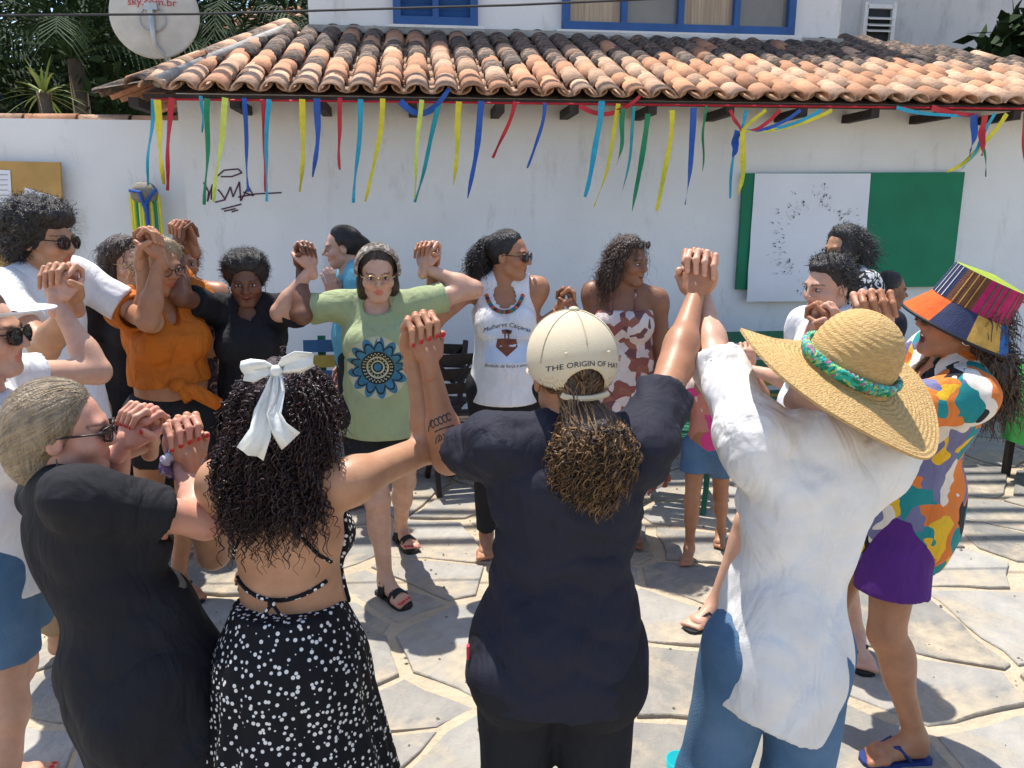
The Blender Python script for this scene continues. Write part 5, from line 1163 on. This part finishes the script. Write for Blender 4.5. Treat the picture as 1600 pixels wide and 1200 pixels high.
# ================= left: visor woman, curly man
p2 = Person('woman in white visor and dark sunglasses, white top and blue shorts', 1.55, (-1.375, 1.92), 12, (0, 0), (8, 0, 0), 'fair', 1.05, 1.0, feet=[(-1.36, 1.78, 10), (-1.55, 2.05, 20)], arms={'R': ('C', at(95, 800, 1.75)), 'L': ('D', at(150, 720, 2.15))}, hand_res=.0042, nails=RED)
p2.pants('shorts', C_DENIM, .6, .016, .015, .25); p2.shirt('top', C_WHITE, .013, .4, .01, -.15); p2.hair(H_BROWN, .012, n=400, length=.06, back=.5, curl=.001, pts=8); p2.glasses(r=(.027, .022))
vs_ = MB(); n = 14; vv = []
for rr, z in ((.10, .05), (.20, .035)):
    for dz in (0, .004):
        for k in range(n + 1): t = math.pi * (.05 + .9 * k / n); vv.append(p2.hl_(rr * .9 * math.cos(t) * (1 if rr < .15 else .75), -.01 + rr * math.sin(t), z + dz + (rr - .1) * .3) - p2.base)
m = n + 1; vs_.add(vv, [(k, k + 1, 2 * m + k + 1, 2 * m + k) for k in range(n)] + [(m + k + 1, m + k, 3 * m + k, 3 * m + k + 1) for k in range(n)] + [(2 * m + k, 2 * m + k + 1, 3 * m + k + 1, 3 * m + k) for k in range(n)]).build('visor', C_WHITE, p2.root)
p1 = Person('curly haired man in sunglasses and white short sleeved shirt', 1.775, (-1.73, 2.85), 352, (.0, -.02), (355, 4, 0), 'tan', 1.0, 0, arms={'R': ('D', at(135, 680, 2.4)), 'L': ('A', at(215, 520, 3.1))}, male=True)
p1.pants('trousers', C_KHAKI, 1.9, .018, .02, .3); p1.shirt('shirt', C_WHITE, .014, .60, .012, -.28, .082, .15, wr=(.007, 18), seed=3, k=.04, vneck=.6)
p1.hair(H_BLACK, .035, (.55, .030), [((0, -.05, .07), (.10, .10, .07)), ((0, .045, .085), (.08, .05, .04)), ((0, -.08, -.02), (.085, .05, .07))], (.008, 70), 1500, .05, .007, 1.6, .0016, .25, .6, 13, 12); p1.glasses(r=(.024, .021))

# ================= back left
p9 = Person('sandy haired woman in knotted orange shirt and dark shorts', 1.63, (-1.50, 3.28), 318, (0, 0), (320, 5, 0), 'bronze', 1.12, 1.1, feet=[gf(228, 885, 300), gf(288, 925, 320)], arms={'R': ('A', at(205, 560, 3.0)), 'L': ('E', at(262, 470, 3.45))}, nails=None)
p9.pants('shorts', C_BLACK, .45, .016, .015, .2); p9.shirt('knotted_shirt', C_ORANGE, .015, .55, .014, .28, .08, .2, wr=(.010, 34), seed=5, k=.04, vneck=.6)
kp = p9.T(.03, .15, .30) - p9.base; MB().ell(kp, (.035, .03, .03)).tube([kp, kp + p9.tf * .05 - p9.tr * .05 - V3(0, 0, .03), kp + p9.tf * .06 - p9.tr * .14 - V3(0, 0, .10)], [.02, .035, .03], 8).tube([kp, kp + p9.tf * .05 - p9.tr * .02 - V3(0, 0, .06)], [.018, .025], 8).build('knot', C_ORANGE, p9.root, smooth=True)
p9.hair(H_BLOND, .02, n=700, length=.09, curl=.006, cfreq=1.5, w=.002, back=.3); p9.glasses(dark=False)
for q in 'RL': p9.flipflop(q, S_BLK, S_BLK)
p8 = Person('woman with wavy dark bob and round sunglasses behind the orange shirt', 1.62, (-1.83, 3.62), 330, (0, 0), (335, 4, 0), 'fair', 1.0, 1.0)
p8.pants('trousers', C_BLACK, 1.9); p8.shirt('blouse', C_BLACK, .014); p8.hair(H_DKBR, .022, (.5, .02), [((.06, -.03, -.06), (.04, .05, .07)), ((-.06, -.03, -.06), (.04, .05, .07)), ((0, -.08, -.06), (.07, .04, .08))], (.005, 50), 800, .10, .006, 1.4, .002, .8, .3, 15); p8.glasses(r=(.024, .024), frame=M_GOLD)
p10 = Person('smiling woman with short black afro and black top', 1.56, (-1.20, 3.50), 278, (0, 0), (285, 14, 0), 'dark', 1.12, 1.1, smile=1.0, arms={'R': ('E', at(335, 520, 3.4)), 'L': ('F', at(450, 530, 3.4))}, mouth=.35, hres=.0045)
p10.pants('trousers', C_BLACK, 1.9); p10.shirt('top', C_BLACK, .016, .7, .012, -.2, .085, .4, seed=6, wr=(.003, 22))
p10.hair(H_BLACK, .018, (.42, .030), [((0, -.01, .085), (.085, .085, .05)), ((.055, -.01, .05), (.04, .06, .06)), ((-.055, -.01, .05), (.04, .06, .06))], (.005, 120), 1500, .022, .005, 2, .0012, .1, .8, 17, 8)
for q in (-1, 1): MB().tube([p10.hl_(q * .082, .0 + .013 * math.cos(t), -.05 + .014 * math.sin(t)) - p10.base for t in np.linspace(0, 6.28, 12)], .0022, 5).build('earring', M_SILVER, p10.root, smooth=True)
p11 = Person('person in dark paisley dress with hand on hip', 1.60, (-1.72, 4.05), 285, (0, 0), (300, 5, 0), 'bronze', 1.0, 1.0, arms={'L': ('to', at(284, 566, 3.98), at(345, 530, 4.0), (-1, .2, -.3))})
skirt(p11, 'dress', C_DRESS11, p11.tp(.012) + [RC(p11.T(0, 0, .3), p11.T(0, 0, -1.0), .13, .25, '', True)], 11, .006, .90); p11.hair(H_DKBR, .015, n=400, length=.08)
# ================= back middle
p12 = Person('woman in sage T-shirt with blue mandala, striped headband and glasses', 1.60, (-.585, 3.36), 276, (0, .0), (282, 10, 0), 'fair', 1.16, 1.15, feet=[gf(612, 930, 312), gf(632, 845, 300)], arms={'R': ('F', at(485, 545, 3.35)), 'L': ('J', at(705, 545, 3.35))}, nails=RED, hres=.0045)
p12.pants('shorts', C_BLACK, .5, .018, .02, .25); p12.shirt('t_shirt', C_GREEN, .012, .5, .012, -.20, .078, .2, wr=(.006, 18), seed=9, extra=[EL(p12.T(0, .0, .0), (.178, .135, .2))])
bv12 = bvh_of(*p12.last); mand = empty('mandala_print'); mand.parent = p12.root; mo = p12.T(.005, .3, .47); PB = [mat('print_blue', (.06, .20, .30), .8, .2, 30), mat('print_black', (.02, .025, .02), .8), mat('print_cream', (.55, .52, .33), .8)]
def disc(r, n=40, lobes=0, amp=0, r0=0):
    Vd = []; Fd = []; rings = 6
    for i in range(rings + 1):
        for k in range(n): t = 2 * math.pi * k / n; rr = r0 + (r * (1 + amp * abs(math.sin(lobes * t / 2)) - amp) - r0) * i / rings; Vd.append((rr * math.cos(t), rr * math.sin(t), 0))
    Fd = [(i * n + k, i * n + (k + 1) % n, (i + 1) * n + (k + 1) % n, (i + 1) * n + k) for i in range(rings) for k in range(n)]; return Vd, Fd
MS = .135
for r, lo, am, m_, of, r0 in ((MS, 0, 0, 2, .0010, .05), (MS, 26, .30, 0, .0018, .06), (MS * .86, 26, .25, 1, .0024, .068), (MS * .80, 26, .3, 0, .003, .068), (MS * .53, 0, 0, 1, .0036, .0), (MS * .36, 0, 0, 2, .0042, MS * .30), (MS * .22, 0, 0, 2, .0042, MS * .17), (MS * .12, 0, 0, 0, .0042, 0)):
    Vd, Fd = disc(r, 156 if lo else 40, lo / 2 if lo else 0, am, r0); p12.project('print_ring', Vd, Fd, mo, -p12.tr * -1.0, p12.tu, -p12.tf, bv12, PB[m_], of, mand)
dV, dF = [], []
for ring, cnt, dr in ((.46, 26, .0035), (.41, 24, .003), (.27, 16, .003)):
    for k in range(cnt): t = 2 * math.pi * k / cnt; o_ = len(dV); dV += [(MS * ring * math.cos(t) + dr * math.cos(a), MS * ring * math.sin(t) + dr * math.sin(a), 0) for a in np.arange(6) * math.pi / 3]; dF.append(tuple(range(o_, o_ + 6)))
p12.project('print_dots', dV, dF, mo, p12.tr, p12.tu, -p12.tf, bv12, PB[2], .005, mand)
p12.hair([H_DKBR, H_BROWN], .014, (.5, .022), [((.065, -.005, -.06), (.028, .04, .06)), ((-.065, -.005, -.06), (.028, .04, .06)), ((0, -.07, -.05), (.07, .05, .07))], (.003, 80), 500, .06, .002, 1, .0022, .95, .08, 19, mats2=.3, rootz=-.03, comb=900, combdir=(0, -.5, -.85)); p12.glasses(dark=False, frame=M_GOLD)
hb_ = MB()
for j_ in range(4): hb_.tube([p12.hl_(.0945 * math.cos(t), .035 - .014 * j_, .026 + (.094 + .004 * j_) * math.sin(t)) - p12.base for t in np.linspace(-.3, math.pi + .3, 26)], .009, 6)
hb_.build('headband', palette_cloth('striped_jersey', 90, [(.28, .22, .17), (.5, .46, .4), (.2, .15, .12)]), p12.root, smooth=True)
for q in 'RL': p12.flipflop(q, S_BLK, S_BLK, 'sandal')
p13 = Person('dark haired girl in light blue top seen in profile, hand at chin', 1.66, (-.93, 4.45), 200, (0, 0), (192, 6, 0), 'fair', .9, .8, arms={'L': ('to', at(525, 465, 4.30), at(545, 560, 4.2), (-.3, 0, 1))})
p13.pants('trousers', C_BLACK, 1.9); p13.shirt('top', C_LB, .013, .45); p13.hair(H_BLACK, .010, (.5, .012), [((0, -.10, .02), (.035, .035, .035)), ((0, -.14, -.02), (.03, .03, .05))], (.002, 60), 250, .05, .001, 1, .0016, .6, .1, 23, 8, back=.5, rooty=-.11, comb=900)
p14 = Person('woman in white printed tank top, black ponytail and sunglasses', 1.655, (-.035, 3.72), 270, (0, 0), (340, 2, 0), 'bronze', 1.05, 1.1, arms={'R': ('J', at(685, 540, 3.55)), 'L': ('K', at(850, 560, 3.7))}, hres=.0045, nails=None)
p14.pants('trousers', C_BLACK, 1.93, .012, .005, .3)
p14.shirt('tank_top', C_WHITE, .010, 0, 0, -.14, .092, .5, wr=(.004, 20), seed=10, extra=[EL(p14.T(0, .0, .05), (.155, .118, .16))], sub=[EL(p14.arm[q][0] + p14.tr * .012 * (1 if q == 'R' else -1), np.array([.062, .10, .11]), np.stack([p14.tr, p14.tf, p14.tu])) for q in 'RL'])
bv14 = bvh_of(*p14.last); pt14 = empty('shirt_print'); pt14.parent = p14.root; po = p14.T(-.01, .3, .46); PSKY = mat('print_sky_blue', (.45, .58, .80), .8, .15, 6, color2=(.6, .68, .85)); PINK_ = mat('print_dark', (.03, .025, .05), .8); PRB = mat('print_red_brown', (.22, .08, .05), .8, .2, 30)
gx = np.linspace(-.105, .105, 12); gy = np.linspace(-.085, .085, 10); Vd = [(x, y, 0) for y in gy for x in gx]; Fd = [(j_ * 12 + i, j_ * 12 + i + 1, (j_ + 1) * 12 + i + 1, (j_ + 1) * 12 + i) for j_ in range(9) for i in range(11)]
rt14 = -p14.tr
p14.project('print_background', Vd, Fd, po, rt14, p14.tu, -p14.tf, bv14, PSKY, .0015, pt14)
fig = [[(-.045, .03), (.045, .03), (.052, -.01), (.0, -.055), (-.052, -.01)], [(-.012, .055), (.012, .055), (.012, .03), (-.012, .03)], [(-.025, .075), (.025, .075), (.02, .055), (-.02, .055)]]
for poly in fig:
    c2 = np.mean(poly, 0); Vd = [(*c2, 0)] + [(*(np.array(poly[i]) * (1 - t) + np.array(poly[(i + 1) % len(poly)]) * t), 0) for i in range(len(poly)) for t in (0, .33, .66)]; n = len(Vd) - 1; p14.project('print_emblem', Vd, [(0, 1 + i, 1 + (i + 1) % n) for i in range(n)], po, rt14, p14.tu, -p14.tf, bv14, PRB, .003, pt14)
Vd, Fd = disc(.018, 20); p14.project('print_emblem', [(x, y * .6 + .066, 0) for x, y, _ in Vd], Fd, po, rt14, p14.tu, -p14.tf, bv14, PINK_, .004, pt14)
for body, sz, dy, arc in (('Mulheres Caiçaras', .030, .100, -2.2), ('Símbolo de força e amor', .0215, -.098, 0)):
    Vt, Ft = text_mesh(body, sz, .25); Vt[:, 1] += dy + arc * Vt[:, 0] ** 2; p14.project('lettering', Vt, Ft, po, rt14, p14.tu, -p14.tf, bv14, PINK_, .004, pt14)
p14.hair(H_BLACK, .008, (.5, .016), [((0, -.115, .035), (.05, .045, .05)), ((0, -.155, -.03), (.062, .055, .075)), ((0, -.15, -.10), (.055, .05, .07))], (.003, 60), 1500, .075, .008, 2.2, .0020, .65, .35, 25, 14, False, rooty=-.10, comb=700); p14.glasses(r=(.026, .020))
nk = empty('bead_necklace'); nk.parent = p14.root; nb_ = [mat('bead', c, .4) for c in ((.55, .10, .03), (.03, .12, .25), (.12, .2, .05), (.35, .05, .05), (.05, .04, .04))]
for k in range(21):
    t = -1.25 + 2.5 * k / 20; p = p14.T(.088 * math.sin(t), .3, .99 - .21 * math.cos(t)); h_ = bv14.ray_cast(Vector(p), Vector(-p14.tf)); h2 = p14.bvh.ray_cast(Vector(p), Vector(-p14.tf)); cand = [np.array(x[0]) for x in (h_, h2) if x[0] is not None]
    if cand: pos = max(cand, key=lambda x: x @ p14.tf) + p14.tf * .006; MB().ell(pos - p14.base, (.0105,) * 3, None, 8, 6).build('bead', nb_[k % 5], nk, smooth=True)
p15 = Person('woman in red brown patchwork dress with sunglasses pushed up in long curls', 1.61, (.56, 3.86), 262, (0, 0), (318, 3, 0), 'brown', 1.12, 1.15, smile=.9, arms={'R': ('K', at(930, 600, 3.75)), 'L': ('N', at(1060, 600, 3.9))}, mouth=.3)
skirt(p15, 'dress', C_DRESS15, p15.tp(.014) + [RC(p15.T(0, 0, .3), p15.T(0, 0, -1.05), .15, .27, '', True)], 11, .006, .82)
for q in (-1, 1): p15.tube_on([p15.T(q * .062, .1, t) for t in (.80, .88, .96)] + [p15.T(q * .06, 0.02, 1.03)], p15.bvh, -p15.tf, .006).build('strap', C_DRESS15, p15.root)
p15.hair([H_DKBR, H_BROWN], .018, (.5, .02), [((.05, -.06, -.06), (.05, .06, .09)), ((-.05, -.06, -.06), (.05, .06, .09)), ((0, -.09, -.10), (.085, .05, .10))], (.006, 60), 1500, .12, .008, 2.6, .0018, .8, .4, 27, 16, mats2=.25); p15.glasses(up=.098, fwd=-.012, r=(.022, .017))

# ================= back right
p16 = Person('small child with curly hair in pink printed shirt and denim shorts', 1.10, (.98, 3.66), 255, (0, 0), (240, 5, 0), 'bronze', .95, 0, feet=[gf(1075, 872, 250), gf(1125, 845, 250)], arms={'L': ('L', at(1185, 620, 3.5)), 'R': ('N', at(1030, 660, 3.65))}, res=.008, hand_res=.0042)
p16.hk *= 1.0; p16.pants('shorts', C_DENIM, .45, .012, .015, .25); p16.shirt('t_shirt', C_PINK, .012, .5, .01, -.05); p16.hair(H_DKBR, .03, (.5, .02), [((0, -.06, -.02), (.09, .07, .08)), ((0, -.02, .08), (.09, .09, .05))], (.008, 70), 1100, .06, .007, 2.5, .0016, .5, .6, 29, 14)
p18 = Person('person with short dark hair in white top and shorts behind the straw hat', 1.575, (1.20, 2.98), 200, (.05, .0), (196, 6, 0), 'fair', 1.02, .7, feet=[gf(1105, 968, 215), gf(1340, 1022, 262)], arms={'R': ('L', at(1230, 660, 3.3)), 'L': ('M', at(1290, 640, 2.75))})
p18.pants('shorts', C_WHITE, .5, .016, .02, .25); p18.shirt('top', C_WHITE, .014, .35); p18.hair(H_BLACK, .012, (.5, .014), [((0, .0, .09), (.07, .075, .035))], (.003, 90), 1600, .030, .001, 1, .0016, .25, .7, 31, 6)
for q in 'RL': p18.flipflop(q, S_BLK, S_BLK)
p17 = Person('woman with windblown black bob and glasses in black and white print', 1.66, (1.86, 4.30), 195, (0, 0), (198, 8, 0), 'tan', 1.05, 1.0)
p17.pants('trousers', C_BLACK, 1.9); p17.shirt('blouse', C_BW, .016, .75, .012); p17.hair(H_BLACK, .020, (.42, .03), [((0, -.09, -.02), (.08, .06, .08)), ((0, -.14, -.03), (.06, .05, .06)), ((.06, .0, -.02), (.035, .06, .06)), ((-.06, .0, -.02), (.035, .06, .06))], (.006, 50), 1200, .10, .007, 1.3, .002, .5, .35, 33, 12, back=.5); p17.glasses(dark=False)
p19 = Person('youngster with cropped hair in navy shirt beside the slatted bench', 1.40, (2.10, 4.35), 5, (0, 0), (0, 5, 0), 'brown', .95, 0)
p19.pants('shorts', C_BLACK, .7); p19.shirt('t_shirt', C_NAVY, .014, .6); p19.hair(H_BLACK, .006, (.5, .01), n=700, length=.012, curl=.002, w=.0012, pts=5, out=.8, grav=.1)
for n_, p_ in list(globals().items()):
    if isinstance(p_, Person):
        for k_, v_ in p_.stretch.items():
            if v_ > 1.03: print('STRETCH', n_, k_, round(v_, 2))
